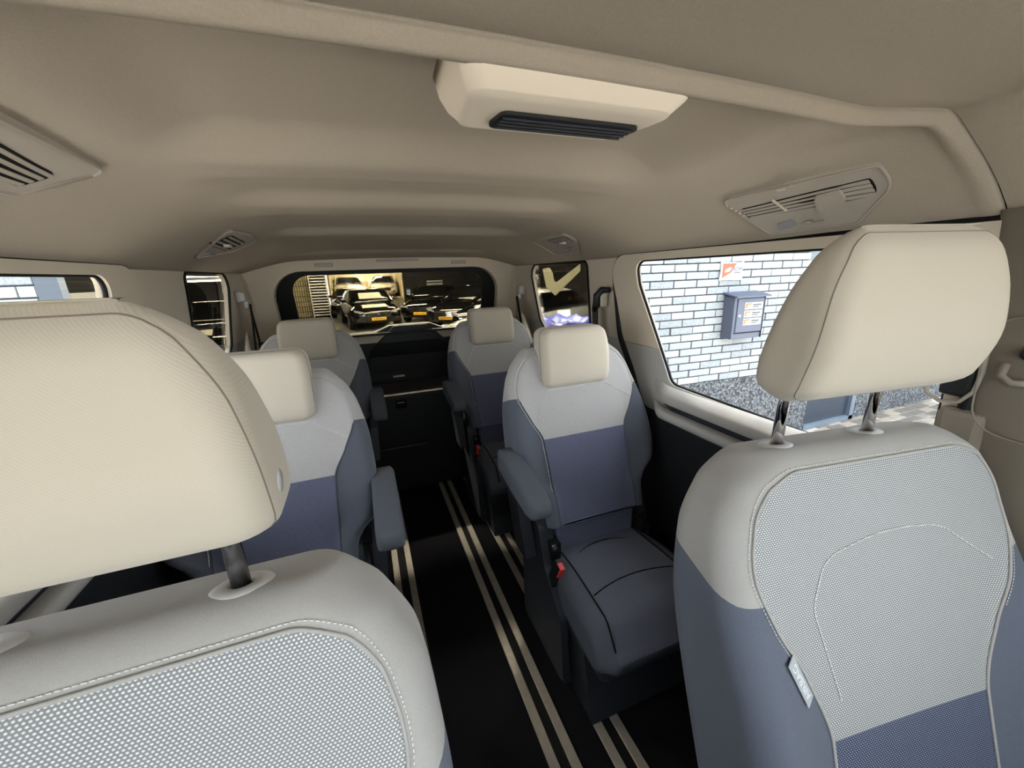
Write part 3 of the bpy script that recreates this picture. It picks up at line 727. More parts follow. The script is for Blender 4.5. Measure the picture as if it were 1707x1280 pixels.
def armrest(t, q):
    """padded armrest on side q with its pivot arm and the red buckle beside it"""
    rg = []
    for f, w_, h, dz in ((0, .022, .020, .004), (.02, .032, .032, .002), (.08, .037, .038, 0), (.45, .038, .040, 0), (.85, .038, .034, 0), (.95, .035, .028, -.001), (1, .024, .014, -.002)):
        y = -.14 - .31 * f; z = .792 - .045 * f + dz
        rg.append([(q * .302 + u, y - .0 * v, z + v) for u, v in rpoly([(-w_, -h * 1.15, .014), (w_, -h * 1.15, .014), (w_ * .95, h * .75, .012), (-w_ * .95, h * .75, .012)], seg=4)])
    a = mesh('armrest', *loft(rg), 'cushion_bolster', t, smooth=True, recalc=True)
    mesh('armrest_bracket', *loft([[(q * .235, -.24, .42), (q * .275, -.24, .42), (q * .275, -.13, .42), (q * .235, -.13, .42)], [(q * .245, -.20, .60), (q * .285, -.20, .60), (q * .285, -.10, .60), (q * .245, -.10, .60)], [(q * .255, -.19, .76), (q * .30, -.19, .76), (q * .30, -.12, .76), (q * .255, -.12, .76)]]), 'navy_plastic', t, recalc=True)
    sd = mesh('side_cover', *panel(rpoly([(-.10, .05, .03), (-.44, .05, .03), (-.42, .30, .06), (-.30, .42, .05), (-.25, .56, .04), (-.10, .56, .05)], seg=5), [], lambda u, v: (q * .232, u, v), lambda u, v: (q * .208, u, v), 0), 'navy_plastic', t, recalc=True)
    bk = mesh('belt_buckle', *bbox(-.012, .012, -.030, .010, -.085, .020, .004), 'black_plastic', t)
    bk.location = (q * .205, -.345, .455); bk.rotation_euler = (math.radians(18), q * math.radians(-8), 0)
    mesh('release_button', *bbox(-.010, .010, -.034, -.006, -.022, .022, .003), 'red_button', bk)['label'] = 'red release button'
proto = rear_seat()
SEATS = [(.49, 1.325, -1, 'rear seat at right with lowered armrest and red buckle, just behind the right front seat'),
         (-.525, 1.36, 1, 'rear seat partly hidden behind the big headrest at lower left'),
         (.495, 2.33, -1, 'right seat of the last row, below the right rear belt'),
         (-.505, 2.37, 1, 'left seat of the last row, in front of the rear window shutter')]
cl = [copy_tree(proto) for _ in range(3)]
for t, (x, y, q, lab) in zip([proto] + cl, SEATS):
    t.location = (x, y, 0); t['label'] = lab; armrest(t, q)

# ---- belts and pillar fittings
def strap(path, wd, nrm, th=.0016):
    P = [Vector(p) for p in path]; rg = []
    for i, p in enumerate(P):
        tt = (P[min(i + 1, len(P) - 1)] - P[max(i - 1, 0)]).normalized(); a = tt.cross(Vector(nrm)).normalized() * wd / 2; n = Vector(nrm).normalized() * th
        rg.append([p - a - n, p + a - n, p + a + n, p - a + n])
    return loft(rg)
def belt(label, x, y, z, straps, s):
    t = thing('seat_belt', label, 'seat belt', (x, y, z), group='rear seat belts')
    mesh('belt_anchor', *loft([[(-s * d, u, v) for u, v in rpoly([(-.018 * k, -.03 * k, .012), (.018 * k, -.03 * k, .012), (.017 * k, .03 * k, .012), (-.017 * k, .03 * k, .012)], seg=4)] for d, k in ((-.02, 1), (.0, 1), (.016, .9), (.020, .6))]), 'collar_plastic', t, smooth=True, recalc=True)
    g = mesh('belt_guide', *bbox(-.010, .010, -.030, .030, -.050, -.012, .008), 'collar_plastic', t); g.location = (-s * .024, 0, -.010)
    for p in straps: mesh('strap', *strap(p, .034, (1, 0, 0)), 'belt_web', t, recalc=True)
belt('black seat belt hanging in two strands on the left rear pillar', -.815, 2.50, 1.33, [[(.04, -.01, -.04), (.03, -.05, -.28), (.02, -.06, -.40)], [(.03, .02, -.05), (.03, .06, -.25), (.02, .08, -.40)]], -1)
belt('black seat belt hanging on the right rear pillar behind the last seat', .815, 2.54, 1.29, [[(-.04, -.01, -.04), (-.02, -.05, -.28), (-.01, -.07, -.40)]], 1)
t = thing('seat_belt', 'dark grey seat belt emerging from a hooked guide on the right middle pillar', 'seat belt', (.80, 1.545, 1.27), group='rear seat belts')
mesh('belt_guide', *tube([(.02, -.035, .045), (0, -.005, .045), (-.015, .012, .02), (-.018, .010, -.02), (-.012, .035, -.045)], [.012, .016, .018, .018, .014], 8), 'black_plastic', t, smooth=True)
mesh('guide_cover', *bbox(-.006, .03, -.01, .05, -.03, .052, .008), 'trim_plastic', t)
mesh('strap', *strap([(-.012, .03, -.03), (-.008, .03, -.14), (.0, .0, -.30), (.01, -.02, -.45)], .046, (1, 0, 0)), mat('belt_grey', (58, 56, 56), .8), t, recalc=True)
# right B pillar
mat('shaded_pillar_plastic', (138, 129, 117), .7, spec=.25)  # same trim plastic darkened: the pillar's shade is put into its colour
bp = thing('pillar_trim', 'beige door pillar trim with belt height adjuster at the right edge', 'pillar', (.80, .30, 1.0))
mesh('pillar_cover', *loft([[(x, y, z) for x, y in rpoly([(.06, -.24, .01), (-.005 + k, -.22, .02), (-.015 + k, -.02 + d, .03), (.01 + k, .075 + d, .03), (.06, .085 + d, .01)], seg=5)] for z, k, d in ((-.98, .04, -.06), (-.1, .03, -.06), (.0, .015, -.05), (.2, .005, -.02), (.475, .0, .0))]), 'shaded_pillar_plastic', bp, smooth=True, recalc=True)
ins_ = rpoly([(-.20, .085, .03), (.028, .10, .05), (.040, .30, .04), (-.20, .32, .03)], seg=6)
mesh('adjuster_plate', *tube([(-.012 - .0 * v, u, v) for u, v in ins_ + ins_[:1]], .0016, 6), 'shaded_pillar_plastic', bp, smooth=True)
kb = mesh('adjuster_knob', *lathe([(.0, -.006), (.009, -.005), (.011, 0), (.011, .02)], 18, axis='x'), 'black_plastic', bp, smooth=True); kb.location = (-.016, -.016, .245)
mesh('belt_guide', *tube([(-.014, .006, .225), (-.020, .006, .205), (-.020, -.008, .195), (-.014, -.03, .197)], .006, 8), 'shaded_pillar_plastic', bp, smooth=True)
gh = thing('grab_loop', 'beige plastic grab loop by the driver door opening', 'handle', (.80, .37, 1.17))
lp = [(0, .035, .06), (0, .036, 0), (0, .028, -.022), (0, .008, -.034), (0, -.018, -.028), (0, -.032, -.005), (0, -.036, .03), (0, -.034, .08)]
mesh('loop', *tube(lp, .0034, 10, flat=1.6), 'vent_plastic', gh, smooth=True)
mesh('loop_pad', *bbox(.004, .03, -.028, .018, -.022, .10, .008), 'black_plastic', gh)
mesh('loop_mount', *bbox(.004, .045, -.055, .012, -.16, -.045, .012), 'shaded_pillar_plastic', gh)

# ================================================================== OUTSIDE
GZ = -.45; FA = math.radians(-4); FP = Vector((2.834, 2.517, 0))
mat('brick_white', (140, 145, 149), .9, noise=(70, .16), bump=(120, .9)); mat('brick_white_b', (132, 137, 141), .9, noise=(60, .2), bump=(120, .9)); mat('brick_white_c', (148, 152, 154), .9, noise=(80, .16), bump=(120, .9))
mat('mortar', (92, 94, 97), .95, noise=(200, .15))
def speckle(name, a, b, sc):
    m = mat(name, a, .85); nt = m.node_tree; N = nt.nodes; L = nt.links
    tc = N.new('ShaderNodeTexCoord'); v = N.new('ShaderNodeTexVoronoi'); v.inputs['Scale'].default_value = sc; L.new(tc.outputs['Object'], v.inputs[0])
    r = N.new('ShaderNodeValToRGB'); L.new(v.outputs['Color'], r.inputs[0]); r.color_ramp.elements[0].color = (*lin(a), 1); r.color_ramp.elements[1].color = (*lin(b), 1); r.color_ramp.elements[0].position = .3; r.color_ramp.elements[1].position = .9
    L.new(r.outputs[0], N['Principled BSDF'].inputs['Base Color'])
    bpn = N.new('ShaderNodeBump'); bpn.inputs['Strength'].default_value = .8; bpn.inputs['Distance'].default_value = .01; L.new(v.outputs['Distance'], bpn.inputs['Height']); L.new(bpn.outputs[0], N['Principled BSDF'].inputs['Normal'])
    return m
speckle('pebble_concrete', (34, 37, 41), (112, 116, 121), 60)
mat('jamb_metal', (66, 74, 84), .6); mat('blue_grey_metal', (92, 103, 116), .5, noise=(8, .06)); mat('mailbox_metal', (70, 76, 94), .45, noise=(30, .04)); mat('door_glass_dark', (46, 54, 66), .25)
BL, BH = .222, .0635
def facade(name, x0, x1, vis, zv):
    """painted brick facade in its own frame (x along wall, front face towards -y)"""
    f = sempty(name, FP, FA)
    mesh('backing', *box(x0, x1, .02, .10, .41, 3.4), 'mortar', f)
    mesh('plinth', *box(x0, x1, -.005, .10, GZ, .41), 'pebble_concrete', f)
    r = random.Random(3); sh = {}
    for mm in ('brick_white', 'brick_white_b', 'brick_white_c'):
        me = mesh('brick', *bbox(0, BL - .009, -.004, .03, 0, BH - .009, .003, 1), mm, f); sh[mm] = me.data; bpy.data.objects.remove(me)
    k = 0; z = .415
    while z < 3.3:
        off = (k % 2) * BL / 2; x = x0 + .01 - off
        n = 0
        while x < x1 - .02:
            a, b = max(x, x0 + .01), min(x + BL, x1)
            if vis[0] < b and a < vis[1] and zv[0] < z < zv[1] and b - a > .04:
                o = bpy.data.objects.new('brick', sh[r.choice(list(sh))]); COL.objects.link(o); o.parent = f
                o.location = (a, r.uniform(-.004, .004), z); o.scale = ((b - a) / BL, 1, 1)
            x += BL
        z += BH; k += 1
    return f
m = mat('brick_far', (205, 208, 209), .9); nt = m.node_tree; bt_ = nt.nodes.new('ShaderNodeTexBrick'); tc_ = nt.nodes.new('ShaderNodeTexCoord'); mp_ = nt.nodes.new('ShaderNodeMapping')
mp_.inputs['Rotation'].default_value = (PI / 2, 0, 0); nt.links.new(tc_.outputs['Object'], mp_.inputs[0]); nt.links.new(mp_.outputs[0], bt_.inputs[0])
bt_.inputs['Color1'].default_value = (*lin((138, 142, 145)), 1); bt_.inputs['Color2'].default_value = (*lin((128, 132, 135)), 1); bt_.inputs['Mortar'].default_value = (*lin((92, 94, 97)), 1)
bt_.inputs['Scale'].default_value = 1; bt_.inputs['Brick Width'].default_value = BL; bt_.inputs['Row Height'].default_value = BH; bt_.inputs['Mortar Size'].default_value = .005
nt.links.new(bt_.outputs[0], nt.nodes['Principled BSDF'].inputs['Base Color'])
fR = facade('wall_facade_right', -1.25, .75, (-1.2, .75), (.40, 1.78))
mesh('upper_brickwork', *box(-1.25, .75, .0, .02, 1.80, 3.4), 'brick_far', fR)
fL = facade('wall_facade_left', -7.5, -4.64, (-5.6, -4.64), (1.0, 1.80))
mesh('upper_brickwork', *join(box(-7.5, -4.64, .0, .02, 1.82, 3.4), box(-7.5, -5.62, 0, .02, .41, 1.82), box(-5.62, -4.64, 0, .02, .41, 1.0)), 'brick_far', fL)
mesh('steel_jamb', *box(-4.63, -4.53, -.02, .03, GZ, 3.4), 'jamb_metal', fL)
mesh('steel_jamb', *box(-1.35, -1.25, -.02, .03, GZ, 3.4), 'jamb_metal', fR)
lint = tag(mesh('wall_facade_top', *box(-4.7, -1.2, 0, .25, 2.35, 3.4), 'brick_far'), kind='structure'); lint.location = FP; lint.rotation_euler = (0, 0, FA)
# set-back bay to the right of the facade
bay = sempty('wall_bay', (3.58, 2.74, 0), 0)
mesh('bay_plinth', *box(1.62, 5.0, 0, .2, GZ, .42), 'pebble_concrete', bay); mesh('bay_plinth', *box(0, .75, 0, .2, GZ, .42), 'pebble_concrete', bay)
mesh('low_door', *box(.75, 1.55, .03, .1, GZ + .04, .42), 'door_glass_dark', bay)
mesh('door_frame', *join(box(.75, 1.62, -.01, .05, GZ, GZ + .05), box(1.55, 1.62, -.01, .06, GZ, .42)), 'blue_grey_metal', bay)
mesh('bay_panel', *box(0, 5.0, .02, .2, .42, 3.4), mat('bay_grey', (84, 94, 98), .6), bay)
pole = thing('bollard_pole', 'galvanised steel pole standing on the paving by the plinth', 'pole', (6.35, 2.35, GZ))
mesh('pole_shaft', *tube([(0, 0, 0), (0, 0, 1.4)], .045, 14), mat('galvanised', (190, 192, 192), .4, metal=.6), pole, smooth=True); mesh('pole_collar', *lathe([(.06, 0), (.06, .05), (.045, .06)], 14), 'galvanised', pole)
gr = tag(mesh('ground_outside', *box(-12, 14, -14, 2.9, GZ - .1, GZ - .006), mat('paving_far', (168, 163, 156), .9, noise=(6, .15), bump=(60, .5))), kind='structure')
mat('paver_a', (120, 114, 106), .9, noise=(30, .12), bump=(80, .7)); mat('paver_b', (98, 93, 88), .9, noise=(30, .12), bump=(80, .7)); mat('paver_c', (136, 128, 117), .9, noise=(30, .12), bump=(80, .7))
rr_ = random.Random(5); pm = {}
for mm in ('paver_a', 'paver_b', 'paver_c'):
    o = mesh('paver', *bbox(.004, .206, .004, .101, -.05, 0, .006, 1), mm, gr); pm[mm] = o.data; bpy.data.objects.remove(o)
k = 0
for y in np.arange(1.75, 2.72, .105):
    for x in np.arange(4.45 + (k % 2) * .105, 6.7, .21):
        o = bpy.data.objects.new('paver', pm[rr_.choice(list(pm))]); COL.objects.link(o); o.parent = gr; o.location = (x, y, GZ + rr_.uniform(0, .006))
    k += 1
# mailbox and sign on the right facade
FM = Matrix.Translation(FP) @ Matrix.Rotation(FA, 4, 'Z')
mb = thing('mailbox', 'blue-grey metal letterbox with three stickers hung on the white brick wall', 'mailbox', FM @ Vector((-.01, -.006, .80)), FA)
mesh('box_body', *bbox(-.165, .165, -.115, 0, 0, .355, .004, 1), 'mailbox_metal', mb)
mesh('box_lid', *loft([[(-.18, -.15, .345), (.18, -.15, .345), (.18, 0, .372), (-.18, 0, .372)], [(-.18, -.15, .355), (.18, -.15, .355), (.18, 0, .386), (-.18, 0, .386)]]), 'mailbox_metal', mb, recalc=True)
dr = mesh('box_door', *bbox(-.135, .140, -.124, -.114, .055, .335, .003, 1), 'mailbox_metal', mb)
mesh('door_edge', *join(box(.142, .150, -.122, -.114, .0, .34), box(-.14, .142, -.120, -.114, .045, .052)), 'dark_recess', mb)
mesh('lock', *lathe([(0, -.008), (.010, -.006), (.012, 0)], 12, axis='y'), 'chrome', dr).location = (-.112, -.124, .195)
mat('sticker_white', (240, 240, 238), .5); mat('sign_white', (162, 162, 162), .5); mat('sign_orange', (166, 72, 44), .5); mat('sticker_orange', (158, 104, 66), .5); mat('print_dark', (52, 56, 64), .6)
for k in range(3):
    z = .245 - k * .066
    st = mesh('sticker', *box(-.065, .125, -.1255, -.124, z, z + .056), 'sign_white', dr)
    mesh('sticker_print', *panel([(-.060, z + .006), (-.060, z + .050), (.005, z + .050), (-.012, z + .022)], [], lambda u, v: (u, -.1262, v), lambda u, v: (u, -.1255, v), 0), 'sticker_orange', st, recalc=True)
    mesh('sticker_print', *panel(rpoly([(-.045, z + .018, .004), (-.02, z + .020, .004), (-.008, z + .038, .004), (-.03, z + .036, .004)], seg=3), [], lambda u, v: (u, -.1266, v), lambda u, v: (u, -.1262, v), 0), 'sign_white', st, recalc=True)
    mesh('sticker_line', *join(box(.02, .105, -.1262, -.1255, z + .030, z + .040), box(.02, .085, -.1262, -.1255, z + .015, z + .022)), 'print_dark', st)
sg_ = thing('wall_sign', 'white and orange recognition sign screwed to the brick wall above the letterbox', 'sign', FM @ Vector((-.135, -.008, 1.28)), FA)
so = rpoly([(-.125, -.005, .012), (-.105, .008, .02), (.100, .000, .02), (.120, -.004, .012), (.108, .075, .2), (.12, .158, .012), (.095, .146, .02), (-.10, .152, .02), (-.122, .160, .012), (-.112, .08, .2)], seg=4)
bd = mesh('sign_board', *panel(so, [], lambda u, v: (u, -.008, v), lambda u, v: (u, 0, v), 0), 'sign_white', sg_, recalc=True)
mesh('orange_field', *panel(rpoly([(-.098, .022, .004), (-.098, .138, .004), (.045, .138, .004), (.005, .095, .03), (.0, .070, .02)], seg=4), [], lambda u, v: (u, -.009, v), lambda u, v: (u, -.008, v), 0), 'sign_orange', sg_, recalc=True)
mesh('emblem', *panel(rpoly([(-.080, .066, .006), (-.062, .094, .006), (-.015, .110, .006), (-.004, .100, .006), (-.030, .072, .008)], seg=4), [], lambda u, v: (u, -.0098, v), lambda u, v: (u, -.009, v), 0), 'sign_white', sg_, recalc=True)
tx = text('RDW', .042, 'print_dark', sg_); tx.location = (.058, -.0088, .093); tx.rotation_euler = (PI / 2, 0, 0)
tx = text('erkend', .024, 'print_dark', sg_); tx.location = (.054, -.0088, .064); tx.rotation_euler = (PI / 2, 0, 0)

# ================================================================== GARAGE
mat('garage_dark', (34, 34, 35), .8, noise=(3, .2)); mat('garage_floor', (96, 92, 86), .35, noise=(2, .15)); mat('garage_black', (22, 22, 24), .6)
struct = lambda n, vf, m: tag(mesh(n, *vf, m), kind='structure')
struct('floor_garage', box(-9, 9, 2.9, 33.2, GZ - .1, GZ), 'garage_floor')
struct('ceiling_garage', box(-9, 9, 2.85, 33.2, 3.4, 3.5), 'garage_dark')
struct('wall_garage_left', box(-9.1, -9, 2.6, 33.2, GZ, 3.5), 'garage_dark'); struct('wall_garage_right', box(9, 9.1, 2.6, 33.2, GZ, 3.5), 'garage_dark')
wb = struct('wall_garage_back', box(2.34, 9, 26, 26.2, GZ, 3.5), 'garage_black')
struct('wall_garage_front_left', box(-9, -4.5, 3.0, 3.1, GZ, 3.5), 'garage_dark'); struct('wall_garage_front_right', box(3.5, 9, 2.95, 3.1, GZ, 3.5), 'garage_dark')
mat('tube_light', (255, 236, 196), .5, emit=520); mat('lamp_white', (255, 236, 200), .5, emit=100)
def lamp(label, x, y, z, L, rz=0, m='tube_light'):
    t = thing('tube_lamp', label, 'lamp', (x, y, z), rz, 'garage tube lamps')
    mesh('lamp_body', *bbox(-L / 2, L / 2, -.07, .07, 0, .06, .01), 'sticker_white', t); mesh('tube', *bbox(-L / 2 + .03, L / 2 - .03, -.05, .05, -.04, .0, .015), m, t)
    for q in (-1, 1): mesh('hanger', *tube([(q * L * .4, 0, .06), (q * L * .4, 0, 3.4 - z)], .006, 5), 'dark_steel', t)
mat('tube_show', (255, 228, 175), .5, emit=1200); mat('tube_dim', (255, 236, 196), .5, emit=60); mat('tube_fill', (255, 246, 230), .5, emit=2000)
lamp('nearest long tube lamp glowing through the left rear quarter window', -3.6, 11.0, 1.60, 1.7, 0, 'tube_dim')
lamp('shorter tube lamp farther back beyond the left rear quarter window', -4.1, 14.0, 1.52, 1.4, 0, 'tube_dim')
for x, y, lab in ((.2, 13.2, 'added tube lamp over the nose of the black saloon'), (2.2, 10.2, 'added tube lamp over the nose of the white car'), (3.4, 14.0, 'added tube lamp over the black cars on the right'), (4.4, 11.6, 'added tube lamp over the tail of the white car'), (1.6, 14.6, 'added tube lamp between the saloon and the angled black cars'), (1.2, 19.0, 'added tube lamp deep in the middle of the garage'), (-2.6, 21.4, 'added tube lamp above the louvre shutter'), (2.0, 4.4, 'added fill lamp over the right of the van tail near the doorway'), (-2.0, 4.4, 'added fill lamp over the left of the van tail near the doorway')):  # unseen ceiling lamps, added to light the garage and its car paint
    lamp(lab, x, y, 3.2, 2.2, 0, 'tube_fill' if y < 5 else 'tube_light')  # doorway pair is added as strong fill for the dark rear seats
# ---- parked cars
mat('car_black', (12, 12, 13), .12, coat=1.0); mat('car_white', (232, 230, 224), .2, coat=.6); mat('car_glass', (14, 15, 16), .05, spec=.8); mat('tyre', (18, 18, 18), .85); mat('headlamp', (225, 228, 230), .08, metal=.6); mat('plate_yellow', (240, 190, 40), .5); mat('paper', (240, 234, 214), .7)
def car(paint):
    t = thing('parked_car', 'car', 'car', (0, 0, 0), 0, 'parked cars')
    def sec(y, w_, b, tp, n=4.0, K=28):
        P = []
        for k in range(K):
            a = 2 * PI * k / K; c, s = math.cos(a), math.sin(a)
            P.append((w_ * math.copysign(abs(c) ** (2 / n), c), y, (b + tp) / 2 + (tp - b) / 2 * math.copysign(abs(s) ** (2 / n), s)))
        return P
    st = [(0, .62, .34, .60), (.04, .76, .28, .68), (.12, .84, .24, .74), (.35, .90, .22, .82), (.8, .92, .20, .90), (1.3, .92, .20, .97), (2.2, .92, .20, 1.0), (3.3, .92, .20, 1.02), (4.1, .90, .22, 1.03), (4.45, .84, .30, .98), (4.55, .74, .40, .92)]
    b = mesh('body', *loft([sec(*q) for q in st]), paint, t, smooth=True, recalc=True)
    def ring(z, y0, y1, w_): return [(u, v, z) for u, v in rpoly([(-w_, y0, .25), (w_, y0, .25), (w_, y1, .25), (-w_, y1, .25)], seg=5)]
    gl, rf, _ = clip(loft([ring(.94, 1.05, 4.25, .82), ring(1.10, 1.40, 4.05, .79), ring(1.28, 1.80, 3.80, .72), ring(1.38, 2.02, 3.62, .67), ring(1.43, 2.20, 3.45, .60), ring(1.45, 2.4, 3.2, .5)]), lambda x, y, z: 1.375 - z)
    mesh('windows', *gl, 'car_glass', t, smooth=True); mesh('roof', *rf, paint, t, smooth=True)
    for q in (-1, 1):
        for y in (.88, 3.62):
            wh = mesh('wheel', *lathe([(.16, -.10), (.30, -.11), (.33, -.08), (.33, .08), (.30, .11), (.20, .09)], 22, axis='x'), 'tyre', t, smooth=True); wh.location = (q * .84, y, .33)
            mesh('rim', *lathe([(.0, q * .10), (.20, q * .115), (.22, q * .10)], 10, axis='x'), 'dark_steel', wh)
        mesh('headlight', *loft([[(q * (.48 + u), y0 + .10 * (u / .32) ** 2, z) for u, z in ((0, .62), (.33, .68), (.35, .76), (.02, .68))] for y0 in (-.005, .2)]), 'headlamp', t, recalc=True)
        mesh('mirror', *bbox(q * .98 - .09, q * .98 + .09, 1.45, 1.58, .98, 1.10, .03), paint, t)
        mesh('fog_intake', *bbox(q * .62 - .14, q * .62 + .14, .0, .1, .34, .44, .02), 'black_plastic', t)
        mesh('pillar', *tube([(q * .80, 1.12, .97), (q * .74, 1.62, 1.2), (q * .66, 2.02, 1.385)], .03, 6), paint, t)
    gr_ = mesh('grille', *bbox(-.46, .46, -.02, .06, .44, .64, .02), 'black_plastic', t)
    for k in range(3): mesh('grille_bar', *bbox(-.45, .45, -.028, -.015, .475 + k * .055, .487 + k * .055, .004, 1), 'chrome', gr_)
    mesh('badge', *lathe([(0, -.008), (.05, -.006), (.055, 0)], 14, axis='y'), 'chrome', t).location = (0, -.025, .58)
    pl = mesh('number_plate', *bbox(-.26, .26, -.045, -.03, .36, .465, .004, 1), 'plate_yellow', t)
    mesh('plate_mark', *join(*[box(-.19 + k * .07, -.155 + k * .07, -.047, -.045, .385, .44) for k in range(6)]), 'print_dark', pl)
    return t
black = car('car_black'); white = car('car_white')
CARS = [(black, .30, 15.4, 8, 'black saloon facing the rear window with a white sheet on its windscreen'),
        (None, -.80, 20.7, -4, 'dark car half hidden behind the black saloon, beside the shutter'),
        (None, 1.95, 16.4, -25, 'black car angled left, next to the black saloon'),
        (None, 2.5, 13.9, -40, 'glossy black car in the middle of the right group'),
        (None, 2.78, 11.4, -50, 'glossy black car just behind the white car'),
        (None, -3.35, 9.5, 14, 'dark car with a paper on its bonnet beyond the left quarter window')]
for src, x, y, a, lab in CARS:
    c = src or copy_tree(black); c.location = (x, y, GZ); c.rotation_euler = (0, 0, math.radians(a)); c['label'] = lab
    if 'saloon facing' in lab:
        p = thing('price_sheet', 'white paper sheet on the windscreen of the black saloon', 'paper', (0, 0, 0)); p.matrix_world = Matrix.Translation((x, y, GZ)) @ Matrix.Rotation(math.radians(a), 4, 'Z')
        mesh('sheet', *loft([[(-.42, 1.28, 1.10), (.45, 1.28, 1.10), (.45, 1.29, 1.11), (-.42, 1.29, 1.11)], [(-.40, 1.66, 1.30), (.42, 1.66, 1.30), (.42, 1.67, 1.31), (-.40, 1.67, 1.31)]]), 'paper', p, recalc=True)
        p2 = thing('price_sheet', 'white paper sheet lying on the bonnet of the black saloon', 'paper'); p2.matrix_world = p.matrix_world.copy()
        mesh('sheet', *loft([[(-.5, .22, .815), (.45, .22, .815), (.45, .22, .823), (-.5, .22, .823)], [(-.45, .65, .90), (.40, .65, .90), (.40, .65, .908), (-.45, .65, .908)]]), 'paper', p2, recalc=True)
    if 'paper on its bonnet' in lab:
        p = thing('price_sheet', 'white paper sheet on the bonnet beyond the left quarter window', 'paper'); p.matrix_world = Matrix.Translation((x, y, GZ)) @ Matrix.Rotation(math.radians(a), 4, 'Z')
        mesh('sheet', *loft([[(-.30, .25, .830), (.20, .25, .830), (.20, .25, .838), (-.30, .25, .838)], [(-.28, .70, .905), (.22, .70, .905), (.22, .70, .913), (-.28, .70, .913)]]), 'paper', p, recalc=True)
# white car partly seen at the right
white.location = (1.75, 8.3, GZ); white.rotation_euler = (0, 0, math.radians(-60)); white['label'] = 'white car behind the right seat of the last row'
# lit showroom behind glass: white cars on a bright stage
sh = struct('wall_showroom', join(box(-1.85, 2.34, 33.0, 33.1, GZ, 3.5), box(-1.95, -1.85, 26, 33.1, GZ, 3.5), box(2.34, 2.44, 26.2, 33.1, GZ, 3.5)), mat('showroom_wall', (214, 202, 178), .8, noise=(1.5, .3)))
stg = struct('trim_2', box(-1.85, 2.34, 26.5, 33.0, GZ, .15), 'showroom_wall')
for x, y, a, lab in ((-.75, 26.9, 6, 'white car in the lit showroom above the half hidden dark car'), (1.25, 28.0, -4, 'white car at the back of the lit showroom')):
    c = copy_tree(white); c.location = (x, y, .15); c.rotation_euler = (0, 0, math.radians(a)); c['label'] = lab
lamp('tube lamp in front of the lit showroom stage', -.2, 26.4, 3.2, 2.2, 0, 'tube_show'); lamp('tube lamp at the back of the lit showroom', .3, 31.5, 3.2, 2.2, 0, 'tube_show')
tag(mesh('window_6', *box(-1.85, 2.34, 26.05, 26.06, GZ, 3.4), 'glass_clear'), kind='structure')
wd = thing('wall_boards', 'pale boards and posters on the back wall of the lit showroom', 'posters', (0, 32.98, 0))
for x0, x1, z0, z1 in ((-1.6, -.7, .9, 1.5), (-.5, .2, 1.2, 2.3), (.4, 1.3, .8, 1.35), (1.45, 2.1, 1.3, 2.4)): mesh('poster', *box(x0, x1, -.03, 0, z0, z1), 'sticker_white', wd)
# shutter with white slats and a mesh gate at the left
sh_ = thing('louvre_shutter', 'white horizontal louvre shutter beside the lit showroom', 'shutter', (-2.16, 22.6, GZ))
mesh('shutter_frame', *join(box(.33, .39, -.03, .03, 0, 3.2), box(-.45, -.41, -.03, .03, 0, 3.2)), 'sticker_white', sh_)
mesh('back_panel', *box(-.41, .33, .04, .06, 0, 3.2), 'garage_dark', sh_)
for k in range(22): mesh('slat', *bbox(-.41, .33, -.03, .02, .1 + k * .14, .155 + k * .14, .006, 1), 'sticker_white', sh_)
mesh_g = thing('mesh_gate', 'black wire mesh gate at the left end of the garage', 'gate', (-3.02, 22.2, GZ))
for k in range(9): mesh('upright', *tube([(-.42 + k * .105, 0, 0), (-.42 + k * .105, 0, 3.0)], .016, 6), 'black_plastic', mesh_g)
for k in range(12): mesh('crossbar', *tube([(-.44, 0, .1 + k * .25), (.44, 0, .1 + k * .25)], .014, 6), 'black_plastic', mesh_g)
struct('wall_garage_end', box(-4.3, -1.95, 23.4, 23.5, GZ, 3.5), mat('warm_board', (205, 190, 150), .7, noise=(2, .3))); struct('wall_garage_end_left', box(-9, -4.3, 23.4, 23.5, GZ, 3.5), 'garage_dark')
o = tag(mesh('wall_poster', *box(-9.0, -8.97, 17.0, 18.5, .92, 1.28), 'sticker_white'), 'white panel in place of a lit window on the far garage wall, seen in the left door window', 'poster')  # plain white panel standing in for a lit garage window
# small things on the black wall
sg2 = thing('wall_notice', 'small blue and white notice on the black back wall', 'notice', (2.62, 26.0, .45)); mesh('notice_board', *bbox(-.13, .13, -.01, .0, -.24, .24, .004, 1), mat('notice_blue', (90, 160, 215), .5), sg2); mesh('notice_print', *join(box(-.09, .09, -.014, -.010, -.19, -.03), box(-.09, .09, -.014, -.01, .04, .17)), 'sticker_white', sg2)
ws = thing('wall_shelf', 'pale shelf boards stacked on the black back wall', 'shelf', (4.3, 26.0, .55))
for k in range(4): mesh('board', *bbox(-.5, .5, -.15, 0, k * .17, k * .17 + .09, .01, 1), 'sticker_white', ws)
fl = thing('spot_lamp', 'round spot lamp high on the black back wall', 'lamp', (6.4, 25.85, 1.85)); mesh('lamp_head', *lathe([(.0, -.12), (.16, -.10), (.18, .0), (.05, .15)], 16, axis='y'), 'dark_steel', fl, smooth=True); mesh('lamp_glass', *lathe([(0, -.14), (.10, -.125), (.12, -.11)], 16, axis='y'), 'lamp_white', fl)
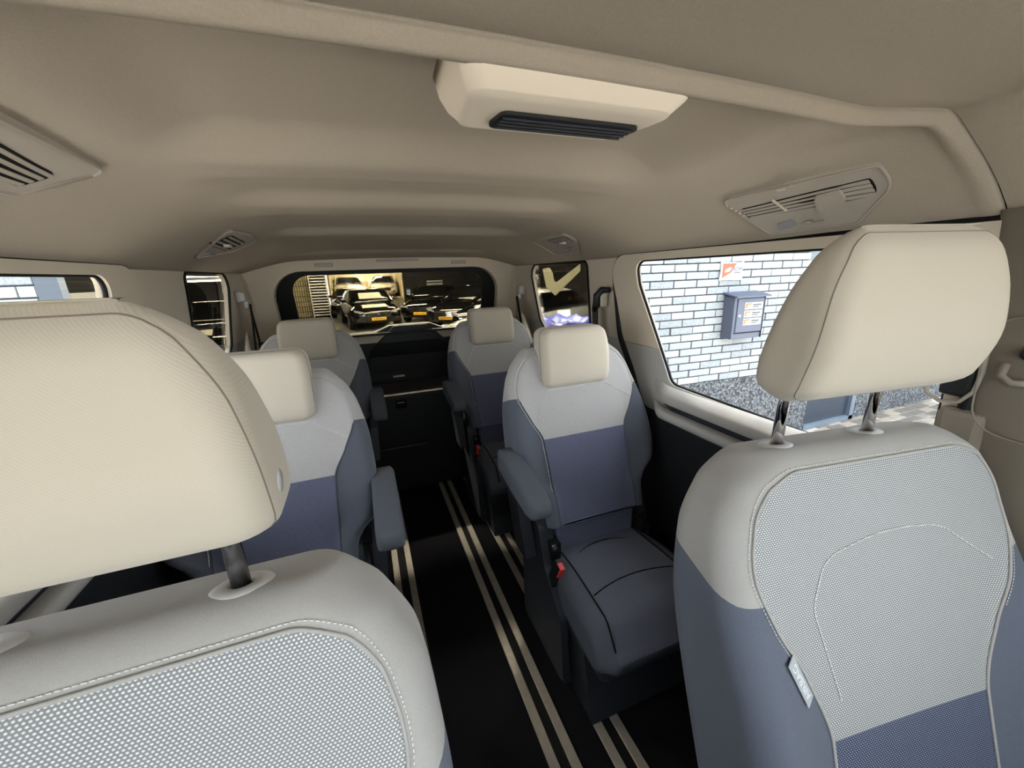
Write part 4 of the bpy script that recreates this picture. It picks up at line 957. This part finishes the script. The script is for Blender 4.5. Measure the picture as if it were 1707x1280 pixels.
# bin with blue liner beyond the right quarter window
bn = thing('waste_bin', 'dark bin with a blue bag liner beyond the right quarter window', 'bin', (1.63, 3.45, GZ))
mesh('bin_body', *lathe([(.20, 0), (.27, 1.30), (.285, 1.32), (.0, 1.32)], 24), 'garage_black', bn, smooth=True)
rg = []; rb_ = random.Random(2)
for z, r0, w_ in ((1.20, .295, .012), (1.30, .315, .022), (1.37, .31, .02), (1.41, .27, .03), (1.38, .20, .03), (1.30, .12, .01)):
    rg.append([((r0 + w_ * math.sin(k * 1.9 + z * 31) + w_ * .6 * math.sin(k * 4.7 + z * 11)) * math.cos(2 * PI * k / 40), (r0 + w_ * math.sin(k * 1.9 + z * 31)) * math.sin(2 * PI * k / 40), z + .018 * math.sin(k * 1.3 + z * 20)) for k in range(40)])
mesh('bag_liner', *loft(rg), mat('blue_bag', (36, 48, 132), .4), bn, smooth=True, recalc=True)
for (x, y, z, a, lab) in ((1.50, 4.1, .905, 10, 'white sheet standing left of the blue bag liner'), (1.98, 4.1, .915, -8, 'white card sticking up behind the blue bag liner')):
    o = tag(mesh('paper_sheet', *bbox(-.08, .08, -.004, .004, -.08, .06, .002, 1), 'sticker_white'), lab, 'paper'); o.location = (x, y, z); o.rotation_euler = (math.radians(-20), 0, math.radians(a))
dk = tag(mesh('work_bench', *join(box(-.6, .7, -.25, .3, .0, .05), box(-.55, .65, -.2, .25, -1.225, 0)), 'garage_black'), 'black work bench behind the bin with the blue bag', 'bench'); dk.location = (1.75, 4.25, .775)
ban = thing('angled_banner', 'olive beige banner with a dark V shape seen through the right quarter window', 'banner', (3.25, 6.6, 1.27))
mesh('banner_cloth', *panel(rpoly([(-.37, .19, .02), (-.23, .21, .02), (-.17, .12, .02), (-.13, -.08, .05), (.40, .26, .01), (.40, .13, .01), (-.12, -.29, .01), (-.30, -.12, .02)], seg=3), [], lambda u, v: (u, 0, v), lambda u, v: (u, .02, v), 0), mat('banner_olive', (112, 108, 82), .8), ban, recalc=True)
for u in (-.30, .38): mesh('cord', *tube([(u, .01, .18), (u, .01, 2.13)], .004, 5), 'dark_steel', ban)
